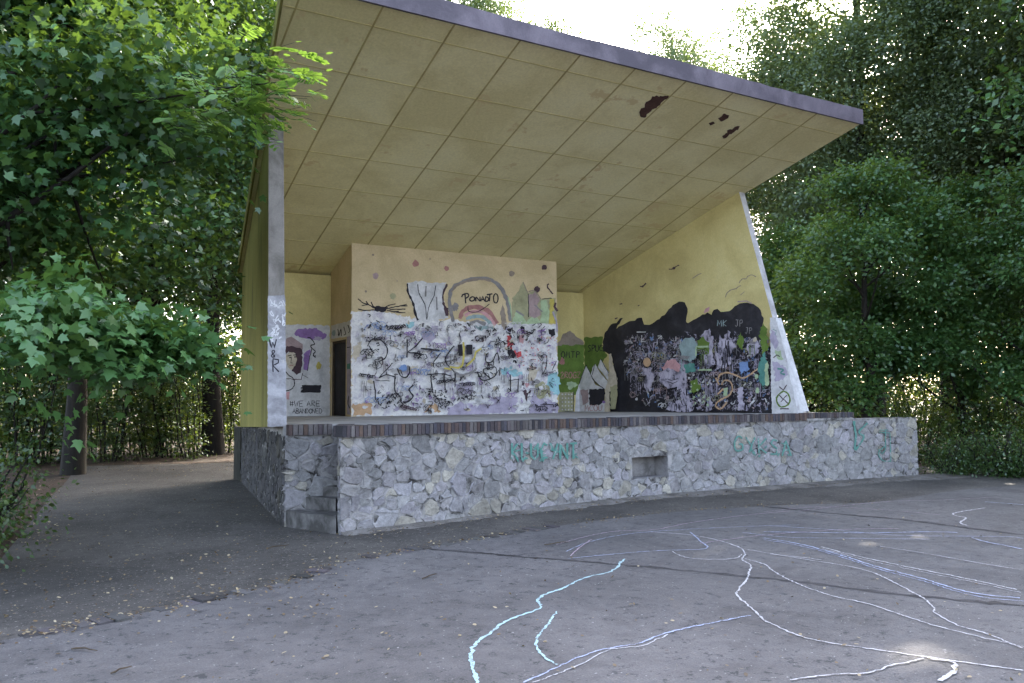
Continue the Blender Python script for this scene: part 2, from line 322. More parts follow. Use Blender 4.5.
# chalk lines, each drawn line its own thing
CH = [
 ('chalk_turquoise', 0.045, [(478, 690), (474, 672), (471, 655), (478, 643), (492, 634), (505, 623), (535, 612), (541, 608), (537, 602), (545, 596), (562, 590), (585, 579), (608, 574), (618, 568), (620, 564), (625, 560)], 'pale turquoise wavy chalk line running from the bottom edge towards the stage'),
 ('chalk_turquoise', 0.035, [(557, 613), (548, 625), (539, 637), (536, 645), (542, 657), (558, 668)], 'short bent pale blue chalk stroke beside the turquoise wavy line'),
 ('chalk_blue', 0.03, [(524, 685), (560, 668), (585, 657), (610, 650), (640, 645), (665, 635), (700, 627), (752, 617)], 'long straight pale blue chalk line joining the white line from the lower left'),
 ('chalk_white', 0.022, [(533, 685), (580, 667), (600, 656), (612, 651), (645, 647), (668, 636)], 'thin whitish chalk line doubling the long pale blue one'),
 ('chalk_white', 0.035, [(650, 533), (690, 536), (720, 542), (740, 549), (745, 556), (742, 561), (751, 567), (746, 582), (739, 590), (738, 598), (752, 610), (760, 618), (768, 624), (800, 638), (830, 645), (870, 651), (905, 656), (960, 664), (1024, 673)], 'long white chalk line curling down then running off right past the sunny spot'),
 ('chalk_white', 0.03, [(745, 560), (765, 566), (774, 573), (795, 584), (830, 597), (870, 606), (920, 623), (960, 634), (1024, 649)], 'white chalk line branching off the curl and crossing the crack to the right'),
 ('chalk_white', 0.03, [(748, 551), (800, 560), (850, 568), (880, 577), (913, 594), (925, 601), (935, 611), (934, 614), (957, 627), (985, 635), (1024, 651)], 'white chalk line with a sharp kink in its lower half'),
 ('chalk_blue', 0.03, [(764, 541), (800, 547), (840, 558), (880, 571), (925, 583), (960, 594), (990, 600), (1024, 603)], 'double pale blue chalk line sweeping across the middle of the dance floor'),
 ('chalk_white', 0.026, [(822, 550), (860, 560), (920, 573), (970, 583), (1024, 595)], 'thin pale chalk line above the sweeping blue double line'),
 ('chalk_blue', 0.05, [(764, 533), (830, 534), (880, 534), (930, 533), (960, 534)], 'smeared pale blue chalk band under the second crack'),
 ('chalk_blue', 0.03, [(568, 560), (620, 555), (660, 552), (706, 550), (700, 542), (690, 533)], 'pale blue chalk line forming the lower edge of the fish shape'),
 ('chalk_blue', 0.025, [(566, 553), (590, 543), (630, 535), (680, 531), (740, 528), (800, 526)], 'pale blue chalk arc forming the upper edge of the fish shape'),
 ('chalk_pink', 0.03, [(556, 546), (590, 537), (620, 532), (654, 531), (690, 524), (740, 517), (790, 512)], 'pink chalk line along the top of the fish shape'),
 ('chalk_white', 0.025, [(672, 553), (686, 559), (710, 561), (735, 560), (742, 556)], 'white chalk hook joining the fish shape to the long white line'),
 ('chalk_white', 0.04, [(985, 509), (955, 514), (956, 517), (966, 519), (960, 524), (968, 527)], 'white zigzag chalk squiggle near the second crack'),
 ('chalk_pink', 0.025, [(800, 512), (860, 505), (900, 502), (945, 501), (1000, 498)], 'faint pinkish chalk line far off near the kerb'),
 ('chalk_blue', 0.05, [(972, 539), (985, 543), (1005, 547), (1024, 551)], 'pale blue chalk dash at the right edge of the dance floor'),
 ('chalk_white', 0.05, [(940, 684), (955, 673), (955, 666), (945, 663), (925, 661)], 'thick white chalk loop end on the sunny spot'),
 ('chalk_white', 0.026, [(790, 683), (835, 677), (868, 676), (890, 669), (925, 661)], 'thin white chalk line meeting the thick loop end from the left'),
 ('chalk_pink', 0.028, [(700, 545), (760, 537), (840, 531), (900, 530)], 'faint pink chalk line running to the right out of the fish shape'),
 ('chalk_blue', 0.03, [(764, 527), (830, 531), (900, 537), (1000, 538), (1024, 540)], 'faint blue chalk line along the upper side of the smeared band'),
 ('chalk_pink', 0.028, [(764, 513), (820, 508), (880, 511), (940, 516)], 'faint pink chalk line close below the second crack on the far side'),
 ('chalk_blue', 0.04, [(985, 503), (1000, 504), (1024, 506)], 'faint pale blue chalk smudge near the right edge, far off by the kerb'),
 ('chalk_white', 0.026, [(770, 556), (800, 559), (822, 562)], 'short faint white chalk stroke between the sweeping lines and the curl'),
 ('chalk_blue', 0.028, [(742, 534), (790, 539), (860, 540), (930, 541)], 'thin blue chalk line just under the smeared band'),
 ('chalk_white', 0.025, [(880, 548), (930, 556), (985, 566), (1024, 572)], 'faint white chalk line nearest above the thin pale one on the right'),
 ('chalk_pink', 0.03, [(570, 558), (580, 549), (592, 541)], 'short pink chalk stroke at the left tip of the fish shape'),
]
for i, (mat, w, pts, lab) in enumerate(CH):
    mb = MB(False); rr = random.Random(100 + i)
    base = smooth_path([np.array(gpt(*p)) * S for p in pts], 4)
    ribbon(mb, wiggle(base, 0.035, 0.005, rr), w * (0.55 if w > .038 else 0.46), 0.0145 + i * 0.0003, 0.0002, 0.45, rr=rr)
    if 'double' in lab: ribbon(mb, wiggle([p + np.array([0.07, 0.07]) for p in base], 0.035, 0.006, rr), w * 0.7, 0.0215, 0.0002, 0.45, rr=rr)
    tag(mb.build('chalk_line', mat), lab, 'chalk line', 'chalk lines drawn on the dance floor')

# ------------------------------------------------------------------ the bandshell
shell = empty('bandshell', W(5, 3, -Z0), 'yellow concrete park bandshell with slanted roof, graffiti murals and rubble stone stage', 'bandshell')
def xl(y): return -0.21 + 0.145 * y                     # left roof edge
def xr(y): return 10.15 - 0.15 * y                      # right roof edge
def wl_out(y): return -0.085 + (y - 1.09) * 0.208 if y < 2.7 else 0.25 + (y - 2.7) * 0.143
def wl_in(y): return wl_out(y) + 0.215
def wr_in(y): return 9.603 - 0.110 * (y - 2.45)
def wr_out(y): return wr_in(y) + 0.15
YB, YM, X1, X2, S0, PR = 7.204, 5.913, 2.671, 7.446, 0.3817, 0.9862
# ceiling: one boarded sheet with cover battens and flaked patches
cp = Plane((0, 0, ZF), (0, math.tan(TH), 1))
c = MB(); YE = 7.5
def cring(dz): return [(xl(0), 0, ZF + dz), (xr(0), 0, ZF + dz), (xr(2.45), 2.45, ceil_z(2.45) + dz), (9.25, YE, ceil_z(YE) + dz), (xl(YE), YE, ceil_z(YE) + dz)]
c.prism(cring(0), cring(0.05), 0)
def strip(p, q, w, t, mi=1):
    p = np.array(p); q = np.array(q); d = (q - p) / np.linalg.norm(q - p); up = np.array([0, math.sin(TH), math.cos(TH)]); sd = np.cross(d, up)
    a = [p + sd * w / 2, p - sd * w / 2, q - sd * w / 2, q + sd * w / 2]
    c.prism([x + up * 0.002 for x in a], [x - up * t for x in a], mi)
def yend(x): # back end of a column batten: back wall or the converging side walls
    y = YB
    if x < wl_in(YB): y = (x - wl_in(2.7)) / 0.143 + 2.7
    if x > wr_in(YB): y = min(y, 2.45 + (9.603 - x) / 0.110)
    return y
for k in range(0, 10):
    y0, y1 = 0.0, yend(k)
    if k == 0: y1 = 1.4
    strip((k, y0, ZF), (k, y1, ceil_z(y1)), 0.023, 0.005)
for j in range(8):
    y = (S0 + j * PR) * math.cos(TH); 
    if y > YB: break
    strip((max(xl(y), wl_in(y) if y > 2.6 else -9) + 0.01, y, ceil_z(y)), (min(xr(y), wr_in(y) if y > 2.45 else 99) - 0.01, y, ceil_z(y)), 0.020, 0.0035, 3)
def decal(mb, pl, pts, mi=0, off=None):
    pl.k += 1; o = 0.003 + pl.k * 0.00012 if off is None else off
    mb.face([pl.P(x, y, o) for x, y in pts], mi)
def rough(pts, step=2.0, amp=0.35, rr=rnd):
    out = []; pts = [np.array(p, float) for p in pts]; pts.append(pts[0])
    for a, b in zip(pts[:-1], pts[1:]):
        n = max(1, int(np.linalg.norm(b - a) / step))
        for k in range(n): out.append(tuple(a + (b - a) * k / n + np.array([rr.gauss(0, amp), rr.gauss(0, amp)]) * (1 if k else 0.4)))
    return out
for pts in ([(639.3, 112), (641, 108), (645, 107), (646, 102), (651, 99), (652, 96), (669, 95.5), (668, 98.5), (663, 101), (660, 105), (652, 110), (647, 114), (646, 117.5), (640, 116)], [(718, 118), (722, 116), (723, 113.5), (729, 115), (728, 118), (721, 121.5)], [(708.5, 123), (713, 121.5), (715, 123), (710, 125.5)], [(722, 136), (730, 129), (739.5, 126), (738, 129.5), (731, 134), (724, 138.5)]):
    decal(c, cp, rough(pts, 2, 0.5), 2)
ceiling = c.build('ceiling', ['soffit_paint', 'batten_paint', 'rust_patch', 'batten_faded'], shell, fix=False)
r = MB()
def rring(dz, e=0.0): return [(xl(0) - e, -0.002, ZF + dz), (xr(0) + e, -0.002, ZF + dz), (xr(2.45) + e, 2.45, ceil_z(2.45) + dz), (9.35, YE + .15, ceil_z(YE) + dz), (xl(YE) - e, YE + .15, ceil_z(YE) + dz)]
r.prism(rring(0.052, 0.0), rring(0.25, 0.0)); roof = r.build('roof', 'roof_felt', shell)
f = MB(); rr = random.Random(3)
n = 44; A = []; B = []
for i in range(n + 1):
    x = xl(0) - 0.03 + (xr(0) - xl(0) + 0.06) * i / n
    A.append((x, ZF - 0.012, ZF + 0.255 + rr.gauss(0, 0.004) + 0.012 * math.sin(x * 1.3)))
for (x0, b0, t0), (x1, b1, t1) in zip(A[:-1], A[1:]):
    f.prism([(x0, -0.045, b0), (x1, -0.045, b1), (x1, -0.006, b1), (x0, -0.006, b0)], [(x0, -0.045, t0), (x1, -0.045, t1), (x1, 0.02, t1), (x0, 0.02, t0)])
f.build('fascia', 'fascia_metal', roof)
e = MB()
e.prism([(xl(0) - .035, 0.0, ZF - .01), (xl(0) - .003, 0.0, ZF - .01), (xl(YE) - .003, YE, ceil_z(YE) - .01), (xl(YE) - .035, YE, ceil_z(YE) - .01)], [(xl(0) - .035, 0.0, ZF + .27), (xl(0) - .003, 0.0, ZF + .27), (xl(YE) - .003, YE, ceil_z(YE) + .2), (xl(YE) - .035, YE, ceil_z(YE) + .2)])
e.build('edge_board', 'stained_yellow', roof)

# side walls: raked front edge
def side_wall(inn, out, yb, yt, zb_f, zb_b, mats, label):
    w = MB(); ys = [yb, yt, 2.7, 4.5, YB + 0.25]
    def ring(y0, y1, fa, fb):
        za0 = (zb_f + (zb_b - zb_f) * (y0 - yb) / (YB - yb)); za1 = (zb_f + (zb_b - zb_f) * (y1 - yb) / (YB - yb))
        return za0, za1
    z_t = lambda y: ceil_z(y) - 0.001
    for i in range(len(ys) - 1):
        y0, y1 = ys[i], ys[i + 1]; a0, a1 = ring(y0, y1, 0, 0)
        if i == 0: # raked triangle
            ti = [(inn(y0), y0, a0), (inn(y1), y1, a1), (inn(y1), y1, z_t(y1))]; to = [(out(y0), y0, a0), (out(y1), y1, a1), (out(y1), y1, z_t(y1))]
        else:
            ti = [(inn(y0), y0, a0), (inn(y1), y1, a1), (inn(y1), y1, z_t(y1)), (inn(y0), y0, z_t(y0))]; to = [(out(p[1]), p[1], p[2]) for p in ti]
        m = len(ti)
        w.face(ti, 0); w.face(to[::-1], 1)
        for k in range(m):
            p, q = ti[k], ti[(k + 1) % m]
            raked = i == 0 and k == 2
            if raked or (k == 0) or (i > 0 and k == 2) or (i == len(ys) - 2 and k == 1): w.face([p, to[k], to[(k + 1) % m], q], 2 if raked else 1)
    return w.build('side_wall', mats, shell, fix=False)
wallL = side_wall(wl_in, wl_out, 1.09, 2.45, -0.015, -0.19, ['yellow_plaster', 'stained_yellow', 'concrete'], '')
wallL['label'] = 'moss streaked side wall seen from outside, grey front edge'
wallR = side_wall(wr_in, wr_out, 1.25, 2.45, 0.0, 0.0, ['yellow_plaster', 'yellow_plaster', 'pale_edge'], '')
wallR['label'] = 'yellow inner side wall painted with black mountains and birds'
b = MB(); b.box(wl_in(YB) + 0.0, YB, 0, wr_in(YB), YB + 0.22, ceil_z(YB + .22) - .001)
back = b.build('back_wall', 'yellow_plaster', shell)
# dressing room block that carries the mural; hollow, doorway in its left side
d = MB(); T = 0.14
d.prism([(X1, YM, 0), (X2, YM, 0), (X2, YM, ceil_z(YM) - .002), (X1, YM, ceil_z(YM) - .002)], [(X1, YM + T, 0), (X2, YM + T, 0), (X2, YM + T, ceil_z(YM + T) - .002), (X1, YM + T, ceil_z(YM + T) - .002)])
def wallx(x0, x1, ya, yb_, z0, mi=0):
    d.prism([(x0, ya, z0(ya)), (x0, yb_, z0(yb_)), (x0, yb_, ceil_z(yb_) - .002), (x0, ya, ceil_z(ya) - .002)], [(x1, ya, z0(ya)), (x1, yb_, z0(yb_)), (x1, yb_, ceil_z(yb_) - .002), (x1, ya, ceil_z(ya) - .002)], mi)
DY0, DY1, DZ = 6.23, 7.13, 1.52
wallx(X1, X1 + T, YM + T, DY0, lambda y: 0); wallx(X1, X1 + T, DY0, DY1, lambda y: DZ); wallx(X1, X1 + T, DY1, YB - .002, lambda y: 0)
wallx(X2 - T, X2, YM + T, YB - .002, lambda y: 0)
room = d.build('dressing_room', ['beige_plaster'], shell)
room['label'] = 'beige block in the back of the stage, covered with scribbled graffiti'
dr = MB(); dr.box(X1 + 0.02, DY0 + .003, 0.004, X1 + .05, DY0 + 0.05, DZ - .003); dr.box(X1 + 0.02, DY1 - .05, 0.004, X1 + .05, DY1 - 0.003, DZ - .003); dr.box(X1 + 0.02, DY0 + .052, DZ - .05, X1 + .05, DY1 - .052, DZ - .003)
dr.build('door_frame', 'timber', room)
m = MB(); m.box(X1 + .055, DY0 + .004, .004, X1 + .085, DY1 - .004, DZ - .004); m.build('dark_door_leaf', 'mural_black', room)  # black leaf added so the opening reads dark instead of a lit room

# ---- stage: concave rubble front, brick coping, concrete floor
FR = smooth_path([(0.50, 0.04), (2.09, 0.36), (2.93, 0.52), (4.08, 0.78), (5.77, 1.02), (7.11, 1.08), (9.05, 1.10), (9.73, 1.10), (10.99, 1.05), (12.85, 0.95)], 10)
def front_y(x):
    for a, b_ in zip(FR[:-1], FR[1:]):
        if a[0] <= x <= b_[0]: return a[1] + (b_[1] - a[1]) * (x - a[0]) / (b_[0] - a[0])
    return FR[0][1] if x < FR[0][0] else FR[-1][1]
XN, YN = 0.80, 0.98              # inner corner of the stair notch
XC_, XE = 0.09, 11.0
def base_x(y): return XC_ + (y - 1.0) * 0.135
fp = [p for p in FR if p[0] < XE - .01] + [np.array([XE, front_y(XE)])]
sf = MB()
ringf = [(p[0] + (0.0 if i else 0.0), p[1] + 0.1) for i, p in enumerate(fp)] + [(XE, 7.6), (base_x(7.6) + .05, 7.6), (base_x(YN + .1), YN + .1), (XN, YN + .1)]
sf.prism([(x, y, -0.14) for x, y in ringf], [(x, y, 0.0) for x, y in ringf])
sf.build('stage_floor', 'stage_concrete', shell, fix=True)

def clip(poly, px, py, nx, ny):
    out = []
    for i in range(len(poly)):
        a, b_ = poly[i], poly[(i + 1) % len(poly)]
        da = (a[0] - px) * nx + (a[1] - py) * ny; db = (b_[0] - px) * nx + (b_[1] - py) * ny
        if da <= 0: out.append(a)
        if (da < 0 < db) or (db < 0 < da):
            t = da / (da - db); out.append((a[0] + (b_[0] - a[0]) * t, a[1] + (b_[1] - a[1]) * t))
    return out
def rubble(Lw, H, size, seed, holes=(), ztop=None):
    """irregular stones filling a strip Lw x H (boards); returns polygons"""
    rr = random.Random(seed); pts = []; AN = 1.28; Lw = Lw / AN; holes = [(h[0] / AN, h[1], h[2] / AN, h[3]) for h in holes]
    tries = int(Lw * H / size ** 2 * 60)
    for _ in range(tries):
        q = (rr.uniform(-.2, Lw + .2), rr.uniform(-.15, H + .15)); w = size * rr.choice((0.35, 0.5, 0.75, 0.95, 1.15, 1.55))
        if all((q[0] - p[0]) ** 2 + (q[1] - p[1]) ** 2 > (0.43 * (w + p[2])) ** 2 for p in pts): pts.append((q[0], q[1], w))
    out = []
    for i, p in enumerate(pts):
        poly = [(max(0, p[0] - 1), max(0, p[1] - 1)), (min(Lw, p[0] + 1), max(0, p[1] - 1)), (min(Lw, p[0] + 1), min(H, p[1] + 1)), (max(0, p[0] - 1), min(H, p[1] + 1))]
        if p[0] < -.05 or p[0] > Lw + .05 or p[1] < -.05 or p[1] > H + .05: continue
        j = rr.choice((0.003, 0.005, 0.008, 0.014))
        for q in pts:
            if q is p or abs(q[0] - p[0]) > 1.3 or abs(q[1] - p[1]) > 1.3: continue
            dx, dy = q[0] - p[0], q[1] - p[1]; L = math.hypot(dx, dy)
            wgt = 0.5 + 0.27 * (p[2] - q[2]) / (p[2] + q[2]); dd = L * wgt - j
            poly = clip(poly, p[0] + dx / L * dd, p[1] + dy / L * dd, dx / L, dy / L)
            if len(poly) < 3: break
        for hx0, hz0, hx1, hz1 in holes:
            if len(poly) < 3: break
            cx, cy = sum(v[0] for v in poly) / len(poly), sum(v[1] for v in poly) / len(poly)
            d4 = {(-1, 0): hx0 - cx, (1, 0): cx - hx1, (0, -1): hz0 - cy, (0, 1): cy - hz1}
            if max(v[0] for v in poly) < hx0 or min(v[0] for v in poly) > hx1 or max(v[1] for v in poly) < hz0 or min(v[1] for v in poly) > hz1: continue
            side = max(d4, key=d4.get)
            if d4[side] < 0.0: poly = []; break
            ref = {(-1, 0): (hx0 - .008, cy), (1, 0): (hx1 + .008, cy), (0, -1): (cx, hz0 - .008), (0, 1): (cx, hz1 + .008)}[side]
            poly = clip(poly, ref[0], ref[1], -side[0], -side[1])
        if len(poly) < 3: continue
        A_ = 0.5 * abs(sum(poly[k][0] * poly[(k + 1) % len(poly)][1] - poly[(k + 1) % len(poly)][0] * poly[k][1] for k in range(len(poly))))
        if A_ < 0.002: continue
        rp_ = []
        for k in range(len(poly)):
            a, b_ = poly[k], poly[(k + 1) % len(poly)]; L = math.hypot(b_[0] - a[0], b_[1] - a[1]); cu = min(0.25, 0.028 / (L + 1e-6))
            rp_ += [(a[0] + (b_[0] - a[0]) * cu, a[1] + (b_[1] - a[1]) * cu), (b_[0] - (b_[0] - a[0]) * cu, b_[1] - (b_[1] - a[1]) * cu)]
        poly = rp_; fine = []
        for k in range(len(poly)):
            a, b_ = poly[k], poly[(k + 1) % len(poly)]; L = math.hypot(b_[0] - a[0], b_[1] - a[1]); m = max(1, int(L / 0.07))
            for s_ in range(m):
                t = s_ / m; am = 0.012 if s_ else 0.012
                fine.append((a[0] + (b_[0] - a[0]) * t + rr.gauss(0, am), a[1] + (b_[1] - a[1]) * t + rr.gauss(0, am)))
        out.append([(a * AN, b_) for a, b_ in fine])
    return out
def stone_tone(rr):
    v = rr.uniform(0.25, 0.37); k = rr.random()
    if k < 0.76: return (v, v * rr.uniform(.94, .975), v * rr.uniform(.97, 1.04))
    if k < 0.92: return (v * 1.12, v * 1.04, v * 0.92)
    return (v * 0.8, v * 0.78, v * 0.8)
def lay(mb, polys, m3, seed, depth=(0.004, 0.017), shade_dirt=1.0):
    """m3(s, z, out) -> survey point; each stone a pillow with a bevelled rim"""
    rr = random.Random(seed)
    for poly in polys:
        t = tuple(c * shade_dirt for c in stone_tone(rr)); n = len(poly); cx = sum(p[0] for p in poly) / n; cz = sum(p[1] for p in poly) / n
        h = rr.uniform(*depth); tx, tz = rr.gauss(0, .05), rr.gauss(0, .05); i = len(mb.v)
        r0 = [m3(p[0], p[1], -0.010) for p in poly]; r1 = [m3(p[0] * .985 + cx * .015, p[1] * .985 + cz * .015, h * 0.55) for p in poly]
        r2 = [m3(p[0] * .90 + cx * .10, p[1] * .90 + cz * .10, h + (p[0] - cx) * tx + (p[1] - cz) * tz + rr.gauss(0, .004)) for p in poly]
        mb.v += [tuple(q) for q in r0 + r1 + r2]
        for k in range(n):
            k2 = (k + 1) % n
            mb.f += [(i + k, i + k2, i + n + k2, i + n + k), (i + n + k, i + n + k2, i + 2 * n + k2, i + 2 * n + k)]; mb.mi += [0, 0]; mb.tone += [t, t]
        mb.f.append(tuple(range(i + 2 * n, i + 3 * n))); mb.mi.append(0); mb.tone.append(t)
# parametrise the front by arc length
FL = [0.0]
for a, b_ in zip(FR[:-1], FR[1:]): FL.append(FL[-1] + float(np.linalg.norm(b_ - a)))
FRA = np.array(FR)
def fpos(s):
    x = np.interp(s, FL, FRA[:, 0]); y = np.interp(s, FL, FRA[:, 1]); e_ = 0.05
    dx = np.interp(min(s + e_, FL[-1]), FL, FRA[:, 0]) - np.interp(max(s - e_, 0), FL, FRA[:, 0]); dy = np.interp(min(s + e_, FL[-1]), FL, FRA[:, 1]) - np.interp(max(s - e_, 0), FL, FRA[:, 1]); L = math.hypot(dx, dy)
    return x, y, dy / L, -dx / L
ZT = -0.125
def m3f(s, z, o):
    x, y, nx, ny = fpos(s); zb = G(x) - 0.03
    return (x + nx * o, y + ny * o, zb + (ZT - zb) * z / HF)
HF = ZT + Z0 + 0.03
def s_of(px, py):
    x = (CAMU[0]); best = min(range(len(FR)), key=lambda i: abs(proj_x(FR[i]) - px)); return FL[best]
def proj_x(p):
    v = np.array([p[0], p[1], -0.6]) - CAMU; return 512 + FPX * (v @ _r3) / (v @ _f2)
ss = np.linspace(0, FL[-1], 400); pxs = np.array([proj_x(fpos(s)[:2]) for s in ss])
def s_px(px): return float(np.interp(px, pxs, ss))
def z_px(px, py):
    s = s_px(px); x, y, _, _ = fpos(s); h = math.hypot(x - CAMU[0], y - CAMU[1]); d_ = ray(px, py); z = CAMU[2] + d_[2] * h / math.hypot(d_[0], d_[1])
    zb = G(x) - 0.03; return (z - zb) / (ZT - zb) * HF
vent = (s_px(632), z_px(632, 479), s_px(667.5), z_px(667, 455.5))
st = MB()
lay(st, rubble(FL[-1], HF, 0.26, 5, [vent]), m3f, 6)
# left return of the pier, back of the notch, left flank, right end of the wing
def face_map(p0, p1, zb, zt, H):
    p0 = np.array(p0); p1 = np.array(p1); d_ = p1 - p0; L = np.linalg.norm(d_); d_ = d_ / L; nn = np.array([d_[1], -d_[0]])
    return L, (lambda s, z, o: (*(p0 + d_ * s + nn * o), zb + (zt - zb) * z / H))
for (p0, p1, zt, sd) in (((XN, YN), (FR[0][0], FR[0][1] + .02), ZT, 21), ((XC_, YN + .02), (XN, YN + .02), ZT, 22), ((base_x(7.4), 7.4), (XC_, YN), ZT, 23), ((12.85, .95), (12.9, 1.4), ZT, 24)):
    zb = G(p0[0]) - .03; H = zt - zb; L, mp = face_map(p0, p1, zb, zt, H); lay(st, rubble(L, H, 0.225, sd), mp, sd + 1, shade_dirt=0.30 if sd == 23 else 1.0)  # left flank stones darkened: shade put into their tone, with moss and dirt
# mortar core behind the stones, with the vent hole left open
def core_strip(s0, s1, z0, z1):
    n_ = max(1, int((s1 - s0) / 0.2))
    for k in range(n_):
        a, b_ = s0 + (s1 - s0) * k / n_, s0 + (s1 - s0) * (k + 1) / n_
        st.face([m3f(a, z0, 0), m3f(b_, z0, 0), m3f(b_, z1, 0), m3f(a, z1, 0)], 1)
core_strip(0, vent[0], 0, HF); core_strip(vent[2], FL[-1], 0, HF); core_strip(vent[0], vent[2], 0, vent[1]); core_strip(vent[0], vent[2], vent[3], HF)
for (p0, p1) in (((XN, YN), tuple(FR[0])), ((XC_, YN + .02), (XN, YN + .02)), ((base_x(7.4), 7.4), (XC_, YN)), ((12.85, .95), (12.9, 1.4)), ((12.9, 1.4), (11.0, 1.5)), ((11.0, 7.45), (base_x(7.45), 7.45)), ((11.0, 1.5), (11.0, 8.2))):
    st.face([(p0[0], p0[1], -1.45), (p1[0], p1[1], -1.45), (p1[0], p1[1], ZT), (p0[0], p0[1], ZT)], 1)
# wing wall top
sx = s_px(853); tops = np.linspace(sx - .1, FL[-1], 12)
for a, b_ in zip(tops[:-1], tops[1:]):
    xa, ya, _, _ = fpos(a); xb, yb_, _, _ = fpos(b_); st.face([(xa, ya - .01, ZT + .002), (xb, yb_ - .01, ZT + .002), (xb, yb_ + .5, ZT + .002), (xa, ya + .5, ZT + .002)], 1)
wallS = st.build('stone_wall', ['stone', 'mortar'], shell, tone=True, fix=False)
# vent niche lining
def vq(s, z, o): return m3f(s, z, o)
vr = MB(); a, b0, c_, d0 = vent; dp = -0.32
for q in ([(a, b0, 0.0), (c_, b0, 0.0), (c_, b0, dp), (a, b0, dp)], [(a, d0, dp), (c_, d0, dp), (c_, d0, 0), (a, d0, 0)], [(a, b0, 0), (a, b0, dp), (a, d0, dp), (a, d0, 0)], [(c_, b0, dp), (c_, b0, 0), (c_, d0, 0), (c_, d0, dp)], [(a, b0, dp), (c_, b0, dp), (c_, d0, dp), (a, d0, dp)]):
    vr.face([vq(*p) for p in q])
vr.build('vent_recess', 'vent_concrete', wallS, fix=False)
# brick-on-edge coping
br = MB(); rr = random.Random(9)
sE = s_px(853); s = 0.0
BT = [(0.085, 0.06, 0.058), (0.075, 0.06, 0.066), (0.065, 0.06, 0.075), (0.11, 0.075, 0.062), (0.09, 0.075, 0.08), (0.05, 0.046, 0.055), (0.11, 0.095, 0.095), (0.13, 0.115, 0.115)]
def brick(p, q, nrm, out, inn, z0, z1, t):
    p = np.array(p); q = np.array(q); nrm = np.array(nrm)
    ring = [p + nrm * out, q + nrm * out, q - nrm * inn, p - nrm * inn]
    br.prism([(x, y, z0) for x, y in ring], [(x, y, z1) for x, y in ring], 0, t)
while s < sE:
    w = rr.uniform(0.052, 0.07); x, y, nx, ny = fpos(s); x2, y2, _, _ = fpos(min(s + w - 0.009, sE)); t = rr.choice(BT); v = rr.uniform(0.75, 1.2)
    if s > s_px(806): z1 = 0.012; z0 = -0.085 + rr.uniform(-.005, .005)
    else: z1 = 0.008 + rr.gauss(0, .003); z0 = ZT + rr.uniform(0.0, .006)
    brick((x, y), (x2, y2), (nx, ny), 0.045 + rr.gauss(0, .004), 0.17, z0, z1, tuple(c * v for c in t)); s += w
for p0, p1 in (((XN + .02, YN - .05), (FR[0][0] - .02, FR[0][1] + .06)), ((XC_ + .05, YN + .02), (XN - .05, YN + .02))):
    p0 = np.array(p0); p1 = np.array(p1); d_ = p1 - p0; L = np.linalg.norm(d_); d_ /= L; nn = np.array([d_[1], -d_[0]]); s = 0
    while s < L - .05:
        w = rr.uniform(.052, .07); t = rr.choice(BT); v = rr.uniform(0.75, 1.2); brick(p0 + d_ * s, p0 + d_ * (s + w - .009), nn, 0.04 + rr.gauss(0, .004), 0.16, ZT, 0.008, tuple(c * v for c in t)); s += w
br.build('brick_coping', ['brick'], shell, tone=True)
bm_ = MB()  # bed under the coping so no slit shows
for a, b_ in zip(np.linspace(0, sE, 80)[:-1], np.linspace(0, sE, 80)[1:]):
    xa, ya, na, ma = fpos(a); xb, yb_, nb, mb_ = fpos(b_); bm_.prism([(xa + na * .03, ya + ma * .03, ZT - .006), (xb + nb * .03, yb_ + mb_ * .03, ZT - .006), (xb, yb_ + .12, ZT - .006), (xa, ya + .12, ZT - .006)], [(xa + na * .03, ya + ma * .03, -.006), (xb + nb * .03, yb_ + mb_ * .03, -.006), (xb, yb_ + .12, -.006), (xa, ya + .12, -.006)])
bm_.build('coping_bed', 'mortar', shell)
# broken steps wedged into the notch
P0 = np.array([XC_ + .03, YN - .01]); P1 = np.array([FR[0][0] - .02, FR[0][1] + .05]); PI_ = np.array([XN - .005, YN - .005])
for k, (a, h0, h1) in enumerate(((1.0, -1.30, -1.055), (0.62, -1.055, -0.90), (0.30, -0.90, -0.775))):
    m = MB(); q0 = PI_ + (P0 - PI_) * a; q1 = PI_ + (P1 - PI_) * (a if k == 0 else a * 0.8)
    mid = [(q0 + (q1 - q0) * t) + np.array([rnd.gauss(0, .01), rnd.gauss(0, .01)]) for t in (0, .25, .5, .75, 1)]
    ring = [tuple(PI_)] + [tuple(x) for x in mid]
    m.prism([(x, y, h0) for x, y in ring], [(x, y, h1 + rnd.gauss(0, .006)) for x, y in ring]); m.build('step', 'step_stone', shell)
# recessed base under the left wall
lb = MB()
lb.box(0.93, 7.42, -1.4, 3, 8.0, -0.2); lb.build('foundation', 'base_stone', shell)
